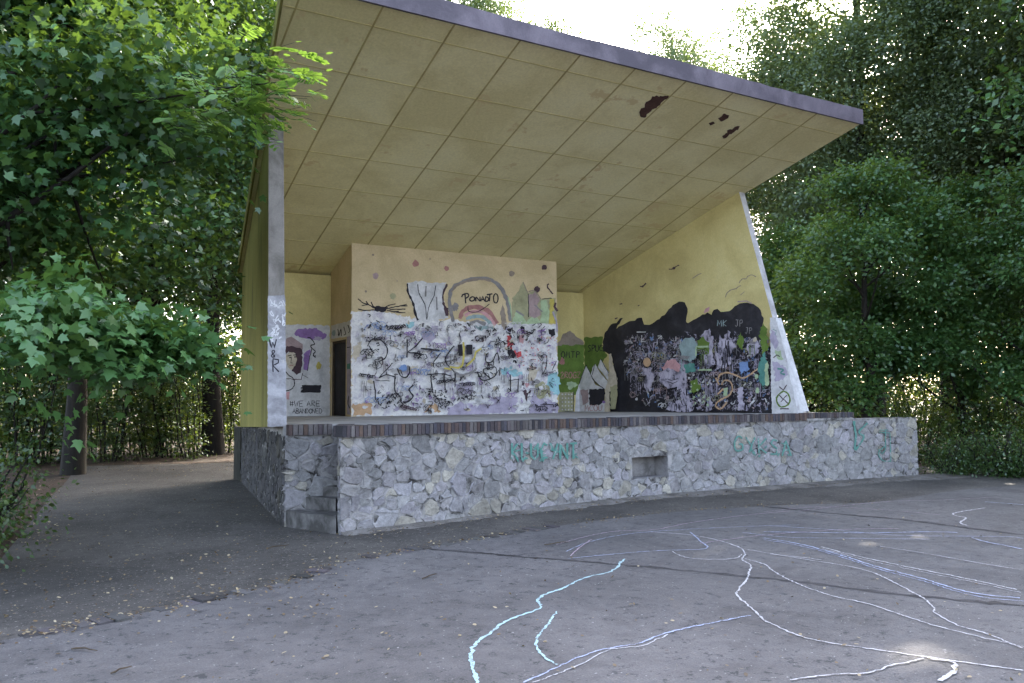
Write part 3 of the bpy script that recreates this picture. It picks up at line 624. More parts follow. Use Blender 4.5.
#@@DECALS
# ------------------------------------------------------------------ paint on the walls: thin coats lying on the real wall planes
class Paint:
    def __init__(s, pl): s.pl = pl; s.mb = MB(); s.mats = []
    def mi(s, m):
        m = m if m in MATS else 'paint_' + m
        if m not in s.mats: s.mats.append(m)
        return s.mats.index(m)
    def poly(s, m, pts, amp=0.3, step=2.0, rr=rnd):
        decal(s.mb, s.pl, rough(pts, step, amp, rr) if amp else pts, s.mi(m))
    def line(s, m, pts, w=1.2, jit=0.25, amp=0.15, rr=rnd, curve=True):
        pts = [np.array(p, float) for p in pts]; q = []
        if curve and 3 < len(pts) < 12: pts = smooth_path(pts, 4)
        for a, b_ in zip(pts[:-1], pts[1:]):
            n_ = max(1, int(np.linalg.norm(b_ - a) / 2.5))
            for k in range(n_): q.append(a + (b_ - a) * k / n_ + np.array([rr.gauss(0, amp), rr.gauss(0, amp)]))
        q.append(pts[-1]); s.pl.k += 1; o0 = 0.003 + s.pl.k * 0.00012; i0 = len(s.mb.v); n_ = len(q); mi = s.mi(m)
        for i in range(n_):
            d_ = q[min(i + 1, n_ - 1)] - q[max(i - 1, 0)]; d_ = d_ / (np.linalg.norm(d_) + 1e-9); nn = np.array([-d_[1], d_[0]]) * w / 2 * (1 + rr.uniform(-jit, jit)); o = o0 + 0.0001 * i / n_
            s.mb.v += [tuple(s.pl.P(*(q[i] + nn), o)), tuple(s.pl.P(*(q[i] - nn), o))]
        for i in range(n_ - 1): s.mb.f.append((i0 + 2 * i, i0 + 2 * i + 1, i0 + 2 * i + 3, i0 + 2 * i + 2)); s.mb.mi.append(mi); s.mb.tone.append((1, 1, 1))
    def dot(s, m, x, y, rx, ry=None, amp=0.12, n=14):
        ry = ry or rx; s.poly(m, [(x + rx * math.cos(t) * (1 + rnd.gauss(0, amp)), y + ry * math.sin(t) * (1 + rnd.gauss(0, amp))) for t in np.linspace(0, 2 * math.pi, n, endpoint=False)], 0)
    def blob(s, m, x, y, rx, ry, n=18): s.dot(m, x, y, rx, ry, 0.22, n)
    def scribble(s, m, x, y, rx, ry, n, w, rr):
        """one quick spray gesture"""
        p = [(x + rr.uniform(-rx, rx), y + rr.uniform(-ry, ry)) for _ in range(n)]
        s.line(m, [tuple(v) for v in smooth_path(p, 4)], w, 0.4, 0.12, rr)
    def loops(s, m, x, y, L, h, w, rr):
        """illegible looping hand style, one line"""
        n_ = max(3, int(L / h * 2.2)); ph = rr.uniform(0, 6); sl = rr.uniform(-.3, .3); q = []
        for i in range(n_ * 4):
            t = i / (n_ * 4 - 1); a = t * n_ * math.pi * 1.25 + ph; q.append((x + L * t + h * .55 * math.cos(a) + rr.gauss(0, .25), y + sl * L * t + h * .5 * math.sin(a * rr.choice((1, 1, .98))) + rr.gauss(0, .25)))
        s.line(m, q, w, .3, .1, rr, False)
    def drips(s, m, x, y, n_, spread, L, rr):
        for _ in range(n_):
            a = x + rr.uniform(-spread, spread); l = rr.uniform(.3, 1) * L; s.line(m, [(a, y), (a + rr.gauss(0, .15), y + l)], rr.uniform(.25, .5), .2, .05, rr)
    def text(s, m, txt, x, y, w, h, sw, gap=0.3, slant=0, rr=rnd, rise=0):
        for ch in txt:
            for st_ in GLYPH.get(ch, []): s.line(m, [(x + (px + slant * (1 - py)) * w + rr.gauss(0, .12), y + py * h + rr.gauss(0, .12)) for px, py in st_], sw, 0.2, 0.1, rr, len(st_) > 6)
            x += w * (1 + gap) * (0.6 if ch in ' I' else 1); y += rise
    def build(s, name, parent, label=None):
        o = s.mb.build(name, s.mats, parent, fix=False)
        if label: o['label'] = label
        return o
_O = [(.5, 0), (.15, .15), (0, .5), (.15, .85), (.5, 1), (.85, .85), (1, .5), (.85, .15), (.5, 0)]
GLYPH = {'P': [[(.1, 1), (.1, 0)], [(.1, 0), (.7, .02), (.95, .2), (.8, .42), (.1, .52)]], 'O': [_O], 'N': [[(0, 1), (0, 0), (1, 1), (1, 0)]], 'A': [[(0, 1), (.5, 0), (1, 1)], [(.2, .6), (.8, .6)]],
 'D': [[(.05, 0), (.05, 1), (.6, .95), (1, .5), (.6, .05), (.05, 0)]], 'T': [[(0, .02), (1, 0)], [(.5, 0), (.45, 1)]], 'W': [[(0, 0), (.25, 1), (.5, .3), (.75, 1), (1, 0)]], 'R': [[(.1, 1), (.1, 0), (.8, .05), (.9, .3), (.1, .5), (.95, 1)]],
 'E': [[(.95, 0), (.05, 0), (.05, 1), (.95, 1)], [(.05, .5), (.75, .5)]], 'B': [[(.1, 1), (.1, 0), (.8, .08), (.8, .4), (.1, .5), (.95, .62), (.9, .95), (.1, 1)]], '#': [[(.3, 0), (.2, 1)], [(.75, 0), (.65, 1)], [(0, .35), (1, .3)], [(0, .7), (1, .65)]],
 'K': [[(.1, 0), (.1, 1)], [(.95, 0), (.1, .55), (.95, 1)]], 'L': [[(.1, 0), (.1, 1), (.95, .95)]], 'U': [[(0, 0), (.05, .8), (.5, 1), (.95, .8), (1, 0)]], 'C': [[(.95, .15), (.5, 0), (.05, .4), (.2, .9), (.95, .9)]], 'Y': [[(0, 0), (.5, .5)], [(1, 0), (.35, 1)]],
 'S': [[(.95, .1), (.4, 0), (.1, .25), (.8, .6), (.7, .95), (.05, .95)]], 'G': [[(.95, .15), (.5, 0), (.05, .4), (.2, .95), (.9, .9), (.9, .55), (.55, .55)]], 'J': [[(.2, 0), (.95, 0)], [(.7, 0), (.65, .8), (.3, 1), (0, .8)]], '&': [[(.9, 1), (.2, .3), (.5, 0), (.75, .25), (.1, .75), (.4, 1), (.9, .6)]], 'M': [[(0, 1), (.1, 0), (.5, .7), (.9, 0), (1, 1)]], 'I': [[(.5, 0), (.5, 1)]], 'Z': [[(0, 0), (1, 0), (0, 1), (1, 1)]], '2': [[(.05, .2), (.5, 0), (.9, .25), (0, 1), (1, 1)]]}
def T_(ox, oy, sc_): return lambda *pp: [(ox + a / sc_, oy + b_ / sc_) for a, b_ in pp]

# --- mural on the dressing room block
mp = Plane((0, YM, 0), (0, -1, 0)); p = Paint(mp); rr = random.Random(77)
t1 = T_(350, 240, 7.59); t2 = T_(450, 250, 7.59); t3 = T_(350, 320, 7.12); t4 = T_(450, 320, 7.12)
p.poly('mural_white', [(351.6, 311), (362, 312), (372, 310), (390, 313), (408, 317), (440, 321), (452, 318), (465, 322), (480, 320), (505, 325), (520, 321), (540, 324), (556.9, 323), (557.6, 414.2), (351.4, 416.8)], 0.8)
p.poly('white', t1((430, 325), (480, 318), (540, 310), (600, 322), (735, 325), (712, 380), (705, 450), (725, 520), (745, 590), (600, 625), (515, 620), (490, 540), (455, 440)), 0.5)
for x, y, r_, m in ((415.6, 263.7, 3.2, 'rose'), (446.6, 268.5, 2.6, 'rose'), (375.3, 275.8, 3.2, 'mauve'), (392.8, 296, 3.0, 'moss'), (373, 254.8, 1.1, 'taupe'), (365.8, 291.4, 1.2, 'taupe'), (511.5, 273.7, 2.9, 'taupe'), (544.2, 267.4, 2.6, 'plum'), (537, 289.3, 3.1, 'plum'), (430, 259, .8, 'taupe'), (397, 281, .7, 'taupe')): p.dot(m, x, y, r_)
p.blob('black', 380, 309, 6.2, 3.0)
for q in (((60, 445), (95, 475), (150, 495), (180, 515)), ((90, 500), (140, 490)), ((120, 465), (135, 485)), ((60, 525), (110, 535), (180, 530)), ((160, 470), (172, 500), (200, 520)), ((260, 515), (300, 495), (345, 485)), ((270, 525), (330, 510), (380, 500), (430, 488)), ((380, 500), (435, 500)), ((280, 535), (340, 548), (420, 552)), ((300, 530), (350, 525), (420, 525)), ((330, 548), (370, 540))): p.line('black', t1(*q), 1.0)
p.line('black', t1((435, 328), (440, 400), (475, 470), (490, 545), (515, 610)), 2.0, .5); p.line('plum', t1((735, 335), (708, 400), (706, 470), (722, 520), (738, 575)), 2.3, .6); p.poly('plum', t1((720, 515), (748, 515), (745, 578), (722, 575)))
p.line('black', t1((513, 335), (520, 400), (548, 450), (570, 500), (582, 605)), .7); p.line('black', t1((650, 345), (638, 420), (605, 490), (590, 545), (582, 605)), .7); p.line('grey', t1((575, 350), (572, 430)), 1.4); p.line('grey', t1((655, 430), (660, 530)), 1.5)
p.line('grey', t2((25, 545), (5, 470), (-8, 380), (5, 310), (40, 270), (100, 240), (160, 220), (235, 213), (300, 222), (350, 250), (395, 300), (430, 370), (448, 450), (458, 540)), 3.6, .25); p.line('taupe', t2((10, 320), (45, 275), (110, 243), (170, 228), (240, 222), (310, 232)), 2.2, .4)
p.blob('grey', 455, 307.5, 3.5, 4.3); p.line('mint', t2((440, 360), (462, 440), (470, 530)), 1.2)
p.line('rose', t2((75, 520), (95, 465), (160, 435), (240, 440), (310, 485), (355, 560)), 4.2, .3); p.line('pink', t2((110, 500), (165, 470), (240, 472), (300, 515), (340, 575)), 3.0, .3); p.line('teal', t2((120, 525), (180, 505), (250, 510), (310, 560)), 3.4, .3); p.line('grey', t2((150, 555), (210, 540), (270, 565)), 3.5, .4)
p.poly('taupe', t2((395, 400), (380, 470), (388, 560), (405, 620), (432, 600), (418, 480)), .3)
p.poly('moss', t2((462, 545), (470, 365), (520, 312), (543, 262), (555, 238), (572, 290), (590, 330), (640, 310), (690, 372), (742, 368), (800, 365), (808, 560)), .4); p.poly('mint', t2((465, 560), (500, 470), (540, 490), (580, 545), (640, 480), (690, 560)), .5)
p.poly('mauve', t2((592, 345), (640, 318), (682, 372), (662, 420), (690, 490), (640, 520), (596, 500)), .4); p.poly('mint', t2((690, 385), (735, 380), (752, 470), (745, 560), (690, 550)), .4); p.poly('yellow', t2((755, 370), (790, 372), (790, 440), (770, 470), (800, 560), (750, 560)), .4)
p.line('taupe', t2((555, 245), (570, 285), (588, 320), (620, 308), (650, 318), (688, 370)), .9); p.line('black', t2((590, 330), (597, 420), (594, 510)), .7); p.line('grey', t2((500, 460), (560, 500)), 1.6); p.line('grey', t2((640, 415), (700, 470)), 1.3); p.line('plum', t2((738, 262), (742, 285), (760, 310), (778, 335)), 1.3); p.line('plum', t2((735, 262), (750, 258)), 1.3); p.line('lilac', t2((780, 470), (805, 540), (812, 620)), 1.6); p.line('plum', t2((800, 400), (790, 430), (815, 465)), 2.0); p.line('black', t2((700, 372), (770, 368)), .7)
# lettering PONADTO with a smile
for q in (((88, 358), (95, 340), (130, 330), (140, 350), (115, 370)), ((112, 335), (118, 405)), ((165, 355), (147, 372), (160, 388), (182, 380), (183, 360), (165, 355)), ((195, 390), (197, 358), (225, 388), (226, 355)), ((232, 390), (247, 352), (262, 390)), ((238, 375), (258, 375)), ((268, 355), (267, 392)), ((266, 357), (282, 358), (293, 371), (284, 387), (266, 391)), ((278, 340), (320, 333)), ((302, 335), (297, 390)), ((345, 330), (330, 350), (332, 390), (350, 402), (362, 380), (360, 345), (345, 330))): p.line('black', t2(*q), 01.25, .15, .05)
p.line('black', t2((135, 428), (140, 465), (190, 472), (235, 455), (298, 410)), .75, .1, .05)
# lower part: patches first
for m, q in (('orange', t3((20, 595), (150, 590), (155, 670), (20, 678))), ('lilac', t3((500, 60), (620, 40), (615, 120), (560, 170), (510, 110))), ('lilac', t3((700, 620), (790, 580), (990, 640), (990, 678), (690, 678))), ('lilac', t4((180, 640), (250, 590), (330, 540), (480, 545), (470, 660), (200, 668))), ('lilac', t4((560, 640), (590, 520), (700, 560), (770, 600), (765, 665), (560, 665))), ('orange', t3((520, 660), (560, 610), (620, 605), (650, 660))), ('lilac', t4((30, 460), (150, 440), (170, 520), (60, 540))),
              ('cyan', t4((355, 350), (420, 335), (510, 370), (505, 410), (420, 395), (370, 390))), ('cyan', t4((700, 385), (760, 365), (776, 440), (770, 540), (720, 520), (690, 450))), ('moss', t4((600, 470), (660, 440), (700, 470), (720, 540), (640, 560), (600, 520))), ('red', t4((398, 110), (430, 105), (445, 150), (440, 215), (405, 205))), ('red', t4((455, 215), (500, 220), (505, 260), (470, 275))), ('pink', t4((490, 115), (525, 110), (520, 165), (495, 160))), ('black', t4((395, 45), (440, 60), (430, 105), (398, 95))), ('black', t4((500, 40), (528, 50), (530, 95), (508, 100))), ('black', t4((552, 75), (590, 70), (580, 105), (560, 100))), ('black', t4((700, 68), (742, 60), (748, 105), (715, 125), (698, 95))), ('black', t4((405, 200), (440, 210), (480, 280), (470, 320), (420, 260))), ('plum', t4((505, 440), (525, 430), (545, 520), (578, 490), (545, 580), (520, 530))), ('cyan', t3((395, 20), (460, 15), (430, 55))), ('skin', t3((20, 200), (80, 150), (70, 260), (25, 300))), ('skin', t3((420, 330), (480, 320), (500, 390), (430, 400))), ('pink', t4((520, 440), (560, 450), (545, 490))), ('teal', t4((170, 40), (300, 30), (310, 60), (200, 70))), ('skin', t4((560, 320), (640, 340), (600, 420), (545, 440)))): p.poly(m, q, 0.9, 2.0, rr)
for _ in range(150):    # small worn overpaint patches
    x, y = rr.uniform(356, 553), rr.uniform(322, 411); p.blob(rr.choice(('white', 'white', 'lilac', 'skin', 'mural_white', 'grey', 'white')), x, y, rr.uniform(.8, 3.4), rr.uniform(.8, 3), 11)
for _ in range(380):   # tag over tag
    x, y = rr.uniform(362, 553), rr.uniform(324, 411)
    if x < 372 and rr.random() < .7: continue
    p.scribble(rr.choice(('black', 'black', 'black', 'plum', 'grey', 'lilac', 'purple', 'white', 'white')), x, y, rr.uniform(1.2, 4), rr.uniform(1.2, 4.5), rr.randint(3, 6), rr.uniform(.25, .8), rr)
for _ in range(70):
    x, y = rr.uniform(357, 540), rr.uniform(326, 409); h = rr.uniform(2.5, 7); p.loops(rr.choice(('black', 'black', 'black', 'plum', 'purple', 'white', 'white', 'white', 'blue')), x, y, min(rr.uniform(4, 20), 553 - x), h, rr.uniform(.35, .95), rr)
for _ in range(46): p.drips(rr.choice(('black', 'grey', 'white', 'lilac', 'plum')), rr.uniform(358, 550), rr.uniform(326, 395), 4, 4, 12, rr)
for x, y, n_, a in ((385, 402, 22, 6), (375, 327, 10, 7), (432, 393, 16, 7), (440, 402, 12, 6), (480, 335, 18, 9), (505, 345, 14, 8), (525, 335, 12, 12), (490, 372, 8, 6), (545, 405, 8, 7), (375, 343, 8, 8), (465, 398, 8, 7)):
    for _ in range(n_): p.scribble('black', x + rr.gauss(0, a), y + rr.gauss(0, 4), 1.8, 1.8, 3, rr.uniform(.5, 1.1), rr)
for q, w in ((((110, 190), (130, 150), (165, 135), (215, 155), (248, 205), (240, 265), (190, 298)), 1.1), (((120, 185), (135, 215), (158, 240)), 1.0), (((165, 295), (175, 360)), .8), (((285, 308), (240, 360), (188, 415), (240, 390), (302, 408)), 1.0), (((150, 435), (165, 500), (165, 570)), 1.1), (((165, 430), (265, 436)), .7), (((302, 410), (303, 505), (338, 545), (348, 592)), 1.0), (((318, 345), (340, 395), (380, 410), (408, 375), (405, 330)), 1.0), (((390, 140), (388, 270)), 1.1), (((500, 128), (450, 190), (395, 232), (480, 240), (465, 278)), 1.1), (((485, 205), (620, 218)), 1.4), (((575, 335), (580, 295), (628, 238)), .9), (((722, 185), (665, 262), (668, 312), (725, 375), (728, 430)), 1.1), (((435, 462), (402, 498), (432, 542), (400, 578), (362, 586)), 1.4), (((530, 388), (650, 382), (700, 400)), .9), (((555, 400), (570, 520)), 1.2), (((650, 390), (660, 500)), 1.2)): p.line('black', t3(*q), w * 1.12)
p.blob('blue', 401, 368, 4, 3.6); p.line('black', t3((318, 345), (340, 395), (380, 410), (408, 375)), .9)
p.line('yellow', t4((-20, 335), (60, 335), (78, 260), (75, 160)), 1.9); p.line('yellow', t4((95, 330), (150, 275), (165, 230), (205, 205)), 1.7); p.line('yellow', t4((-60, 345), (-10, 355)), 1.6)
p.poly('black', t4((36, 178), (68, 175), (70, 258), (42, 258)), .3); p.poly('black', t4((95, 180), (140, 178), (142, 245), (98, 248)), .3); p.line('grey', t4((10, 372), (60, 392), (130, 375), (170, 345)), 2.2)
for q, w in ((((175, 372), (212, 430), (300, 402), (305, 340), (250, 345), (215, 362), (265, 415)), 1.1), (((408, 390), (412, 510)), 1.1), (((465, 420), (462, 510)), 1.1), (((400, 430), (470, 425)), .9), (((240, 240), (235, 300), (280, 298), (315, 235), (330, 310)), 1.1), (((630, 255), (665, 255), (660, 340), (640, 385)), .8), (((550, 285), (580, 282)), .8), (((705, 360), (735, 295)), .8), (((20, 380), (15, 480)), .9)): p.line('black', t4(*q), w)
for q in (((740, 590), (748, 612)), ((725, 605), (735, 590), (742, 612)), ((660, 600), (715, 602)), ((640, 640), (655, 632), (660, 645)), ((700, 640), (730, 640)), ((480, 645), (505, 645)), ((590, 640), (605, 640)), ((5, 580), (20, 560)), ((30, 575), (48, 555)), ((60, 560), (110, 545))): p.line('black', t4(*q), .9)
for _ in range(60): p.dot('pink' if rr.random() < .6 else 'red', rr.uniform(515, 552), rr.uniform(336, 368), rr.uniform(.3, .8))
p.build('mural_paint', room, 'layered black, white and lilac graffiti with arch and the word PONADTO')

# --- left part of the back wall: white panel with face, cloud and lettering
bp = Plane((0, YB, 0), (0, -1, 0)); q5 = T_(282, 310, 6.32); p = Paint(bp); rr = random.Random(5)
p.poly('white', [(283, 325), (300, 324.5), (329.4, 326), (330.2, 416.6), (283, 416.8)], .4)
p.poly('purple', q5((80, 150), (100, 115), (150, 110), (190, 118), (240, 130), (285, 155), (270, 180), (220, 190), (170, 182), (110, 175)), .8); p.blob('lilac', 318, 338.5, 4, 2.4)
p.poly('mauve', q5((10, 190), (60, 168), (130, 215), (132, 250), (20, 238)), .3); p.poly('plum', q5((5, 240), (60, 225), (128, 250), (130, 340), (118, 395), (92, 412), (60, 385), (75, 300), (40, 262), (10, 300)), .5); p.poly('skin', q5((25, 285), (48, 265), (85, 275), (96, 310), (84, 350), (60, 380), (38, 360), (22, 320)), .3)
p.line('black', q5((35, 292), (60, 285)), .8); p.line('black', q5((72, 285), (92, 283)), .8); p.line('black', q5((60, 295), (55, 330), (66, 335)), .6); p.line('rose', q5((48, 352), (70, 350)), .8); p.dot('black', 290, 357.5, .8); p.dot('black', 295, 357, .8)
p.poly('purple', q5((135, 280), (182, 238), (175, 310), (160, 382), (138, 378)), .4); p.line('black', q5((188, 240), (172, 310), (160, 385)), .7); p.line('black', q5((160, 172), (182, 180), (206, 215), (182, 225), (190, 245), (210, 262), (198, 280), (212, 300)), 1.1); p.line('black', q5((195, 285), (210, 302), (212, 285)), .9)
p.line('black', q5((20, 380), (40, 410), (72, 435), (78, 470), (60, 500), (22, 512)), 1.0); p.line('plum', q5((20, 435), (120, 440), (130, 400)), .8); p.line('black', q5((128, 410), (165, 430)), .4); p.poly('pink', q5((15, 520), (48, 515), (45, 565), (15, 570)), .4); p.dot('yellow', 319, 366, 2, 4, .3)
for k in range(9): p.line('black', q5((122 + rr.uniform(-5, 8), 478 + k * 5), (245 + rr.uniform(-6, 4), 482 + k * 5 - 4)), 1.4)
p.text('black', '#WE ARE', 289.5, 400.8, 3.9, 5.4, .62, .22); p.text('black', 'ABANDONED', 292.6, 408.6, 2.7, 4.8, .6, .22)
p.build('mural_paint', back, 'white panel with a painted face, purple cloud and #WE ARE ABANDONED')
# --- doorway wall of the block
dp_ = Plane((X1, 0, 0), (-1, 0, 0)); p = Paint(dp_); p.poly('white', [(331.4, 325.5), (350.6, 320.5), (350.8, 336), (331.4, 338.6)], .3)
p.poly('lilac', [(346.8, 337), (350.9, 336), (350.9, 414.6), (347.2, 414.4)], .2)
p.blob('teal', 334, 333, 1.8, 3.2); 
for q in (((338, 329), (339, 336), (341, 329), (341.5, 336)), ((344, 327), (346, 334), (344, 335)), ((348, 325), (350, 331), (348.5, 333))): p.line('black', q, .9)
p.line('black', [(347, 347.5), (350.8, 347)], .8); p.poly('spraygreen', [(347.2, 364), (350.8, 363), (350.9, 369), (347.2, 369)], .2); p.line('black', [(349, 396), (348, 404), (350, 409)], .8); p.line('orange', [(350.2, 408), (350.6, 413)], 1)
p.build('doorway_paint', room)
# --- right part of the back wall and the right side wall
rp_ = Plane((wr_in(3), 3, 0), (wr_in(3) - wr_in(5), 0, 0) if False else (-2.0, -(wr_in(3) - wr_in(5)) * -1.0 * -1.0, 0))
rp_ = Plane((wr_in(3), 3, 0), (-1, -0.110, 0))
q6 = T_(555, 300, 5.886); q7 = T_(680, 300, 5.886); q8 = T_(620, 240, 6.4)
bp2 = Plane((0, YB, 0), (0, -1, 0)); p = Paint(bp2)
p.poly('taupe', q6((10, 255), (30, 240), (45, 200), (88, 182), (120, 212), (160, 235), (171, 250), (171, 285), (10, 285)), .4); p.poly('green', q6((10, 268), (60, 262), (110, 268), (171, 262), (171, 560), (10, 560)), .5)
p.text('black', 'OMTP', 561.2, 351.5, 3.4, 6, .8, .45); p.text('rose', '2ROGZ', 560.5, 372, 3.2, 6, .9, .3); p.blob('rose', 562, 362, 2.5, 4); p.blob('mint', 572, 385, 5, 4)
p.poly('moss', q6((20, 545), (108, 540), (110, 660), (20, 660)), .4); 
for i in range(4):
    for j in range(5): p.dot('white', 562.3 + i * 3.1, 394.4 + j * 3.8, .75)
p.poly('white', q6((115, 655), (122, 560), (140, 495), (150, 510), (171, 470), (171, 658)), .3)
p.line('black', q6((110, 540), (108, 655), (20, 660)), .8)
p.build('mural_paint', back, 'green hill and grey mountain painted beside the block')
p = Paint(rp_); rr = random.Random(99)
p.poly('green', q6((173, 222), (240, 216), (282, 214), (285, 290), (310, 330), (260, 385), (230, 470), (173, 490)), .5); p.text('black', 'SPUCA', 588, 345, 3.2, 6.5, .9, .2)
SIL = q6((400, 672), (330, 672), (310, 560), (330, 470), (345, 380), (335, 330), (290, 300), (280, 250), (295, 190), (330, 145), (362, 135), (385, 108), (402, 104), (370, 150), (362, 170), (388, 152), (440, 125), (512, 104), (526, 145), (555, 146), (600, 116), (652, 80), (692, 30), (730, 10), (766, 15), (781, 50), (774, 130)) + q8((435, 535), (470, 510), (560, 463), (587, 480), (600, 448), (625, 440), (645, 460), (700, 456), (735, 425), (770, 406), (815, 400), (855, 408), (900, 450), (921, 500), (915, 560), (912, 640)) + [(768, 345), (775.5, 352), (776.8, 414.4), (690, 414.6)]
p.poly('mural_black', SIL, .45, 2.5)
p.poly('mural_speck', [(626, 336), (650, 333), (668, 337), (690, 332), (712, 338), (722, 345), (735, 330), (748, 345), (766, 350), (774, 365), (775.5, 411), (720, 411.5), (690, 405), (660, 398), (630, 392), (626, 360)], 1.2)
for x0, y0, x1, y1, n_ in ((625, 338, 700, 375, 330), (690, 338, 772, 378, 200), (640, 365, 740, 408, 160), (700, 380, 775, 410, 130)):
    for _ in range(n_): 
        x, y = rr.uniform(x0, x1), rr.uniform(y0, y1); p.scribble(rr.choice(('grey', 'grey', 'lilac', 'mural_grey', 'white', 'black', 'blue', 'mauve')), x, y, rr.uniform(.8, 3), rr.uniform(1, 4), rr.randint(3, 4), rr.uniform(.3, 1.1), rr)
for _ in range(70):
    x, y = rr.uniform(632, 762), rr.uniform(345, 405); p.loops(rr.choice(('grey', 'lilac', 'mural_grey', 'grey', 'mauve', 'black', 'white', 'moss')), x, y, rr.uniform(3, 12), rr.uniform(2.5, 6), rr.uniform(.3, .75), rr)
for _ in range(60): p.drips(rr.choice(('grey', 'lilac', 'black', 'black', 'mural_grey')), rr.uniform(630, 770), rr.uniform(342, 390), 4, 4, 16, rr)
for q in (q7((40, 590), (0, 500), (-40, 420), (-60, 380), (-30, 350), (30, 360), (60, 400), (70, 480), (55, 520), (100, 600), (105, 655), (0, 655), (-60, 650), (-40, 600)), q6((535, 400), (600, 400), (605, 470), (590, 540), (560, 540), (550, 470)), q7((240, 410), (240, 300), (260, 200), (285, 230), (310, 180), (330, 240), (352, 220), (356, 280), (330, 300), (330, 370), (290, 400)), q7((150, 210), (200, 170), (222, 230), (215, 300), (235, 380), (180, 400), (160, 300)), q7((415, 290), (440, 235), (470, 225), (495, 260), (480, 320), (440, 340)), q7((180, 660), (190, 590), (225, 560), (215, 640))): p.poly('mural_grey', q, .8, 2.0, rr)
for _ in range(40): x, y = rr.uniform(720, 740), rr.uniform(332, 366); p.line('black', [(x, y), (x + rr.uniform(-1, 1), y + rr.uniform(3, 12))], rr.uniform(.5, 1.1))
for _ in range(26): x, y = rr.uniform(672, 692), rr.uniform(385, 405); p.line('black', [(x, y), (x + rr.uniform(-2, 2), y + rr.uniform(3, 8))], rr.uniform(.5, 1.1))
p.poly('teal', q7((20, 270), (60, 225), (105, 222), (128, 260), (125, 340), (90, 365), (40, 350)), .6); p.poly('green', q7((128, 240), (165, 215), (200, 250), (198, 320), (160, 330), (130, 300)), .5); p.line('mint', q7((122, 330), (122, 275), (195, 275)), 1.6); p.line('mint', q7((135, 412), (215, 412)), 1.8); p.poly('spraygreen', q7((50, 380), (110, 370), (120, 420), (60, 430)), .5)
for m_, x, y, a in (('teal', 690, 360, 6), ('green', 708, 355, 5), ('pink', 677, 372, 6), ('blue', 748, 372, 5), ('spraygreen', 770, 378, 3), ('green', 757, 345, 3), ('mauve', 665, 385, 8)): 
    p.drips(m_, x, y, 6, a, 14, rr)
    for _ in range(3): p.loops(rr.choice(('black', 'grey', 'black')), x - a, y + rr.uniform(-4, 5), a * 1.6, rr.uniform(2, 4), .5, rr)
p.dot('orange', 652, 362.5, 3.9, 5.0, .06); p.line('black', q6((570, 335), (592, 350), (595, 380), (570, 396), (548, 380), (550, 345), (570, 335)), .6); p.dot('white', 641.5, 399, 1.4)
p.poly('pink', q6((655, 400), (690, 355), (740, 350), (770, 390), (750, 430), (690, 430)), .6); p.poly('mural_grey', q6((640, 430), (700, 400), (760, 430), (750, 510), (690, 520), (650, 490)), .5); p.line('black', q6((690, 465), (715, 475), (755, 462)), .7); p.line('black', q6((690, 480), (720, 492), (750, 480)), .7)
for q in (((250, 480), (265, 440), (310, 428), (350, 440), (400, 460), (440, 440), (490, 405)), ((275, 500), (290, 475), (325, 480), (338, 520), (320, 560), (290, 575), (250, 600), (240, 625), (270, 640), (305, 600)), ((250, 555), (280, 525), (310, 540)), ((240, 460), (262, 500))): p.line('orange', q7(*q), 1.5, .3)
p.poly('mint', q7((285, 520), (310, 515), (308, 565), (285, 565)), .3); p.dot('mint', 761.5, 376.5, 1.9, 2.6); p.dot('mint', 762.5, 390.5, 1.9, 3); p.dot('skin', 760, 340, 2, 2.6); p.poly('blue', q7((375, 370), (425, 360), (440, 410), (385, 440)), .6); p.poly('mural_grey', q7((370, 520), (400, 510), (410, 650), (372, 650)), .5); p.poly('spraygreen', q7((490, 390), (530, 300), (545, 380), (535, 500), (500, 490)), .7); p.poly('green', q7((500, 200), (520, 140), (545, 170), (548, 300), (510, 320)), .9); p.poly('green', q7((360, 260), (385, 190), (410, 240), (395, 300)), .7); p.poly('mint', q7((530, 380), (550, 360), (555, 500), (530, 500)), .5); p.poly('green', q7((88, 480), (130, 460), (150, 520), (110, 560)), .8)
for _ in range(26): p.dot(rr.choice(('mint', 'mint', 'white', 'moss')), rr.uniform(693, 715), rr.uniform(382, 405), rr.uniform(.5, 1.3))
p.text('grey', 'JP', 740.5, 320.5, 3.2, 6.5, .7, .3); p.text('grey', 'JP', 750.5, 328, 3.0, 6, .6, .3); p.text('teal', 'MK', 722.5, 320.5, 4.2, 6.0, .7, .25)
p.line('white', q6((510, 192), (565, 190)), 1.0); p.line('white', q6((535, 248), (565, 247)), .8)
# pale crystals at the lower left
for q in (((173, 670), (173, 500), (190, 440), (213, 382), (240, 440), (270, 500), (320, 520), (322, 670)), ((240, 450), (250, 400), (265, 375), (290, 420), (340, 480), (345, 540), (300, 510)), ((282, 395), (300, 348), (325, 390), (345, 420), (348, 480), (310, 430)), ((322, 670), (325, 540), (350, 430), (345, 320), (362, 315), (370, 380), (395, 450), (400, 520), (350, 540), (352, 670))): p.poly('skin' if q[0][0] == 322 else 'white', q6(*q), .3)
p.poly('moss', q6((355, 510), (395, 500), (398, 560), (385, 640), (355, 640)), .4); p.poly('black', q6((232, 525), (320, 523), (322, 600), (290, 620), (234, 618)), .4); p.poly('mauve', q6((180, 530), (225, 525), (228, 600), (190, 620)), .6)
for q in (((213, 382), (173, 490)), ((213, 382), (262, 480), (322, 525)), ((265, 375), (250, 440)), ((300, 348), (345, 430)), ((362, 315), (395, 450), (400, 520))): p.line('black', q6(*q), .6)
p.text('rose', 'MCOU', 590, 405, 3.6, 6, .7, .25); p.blob('purple', 609, 402, 1.8, 1.5)
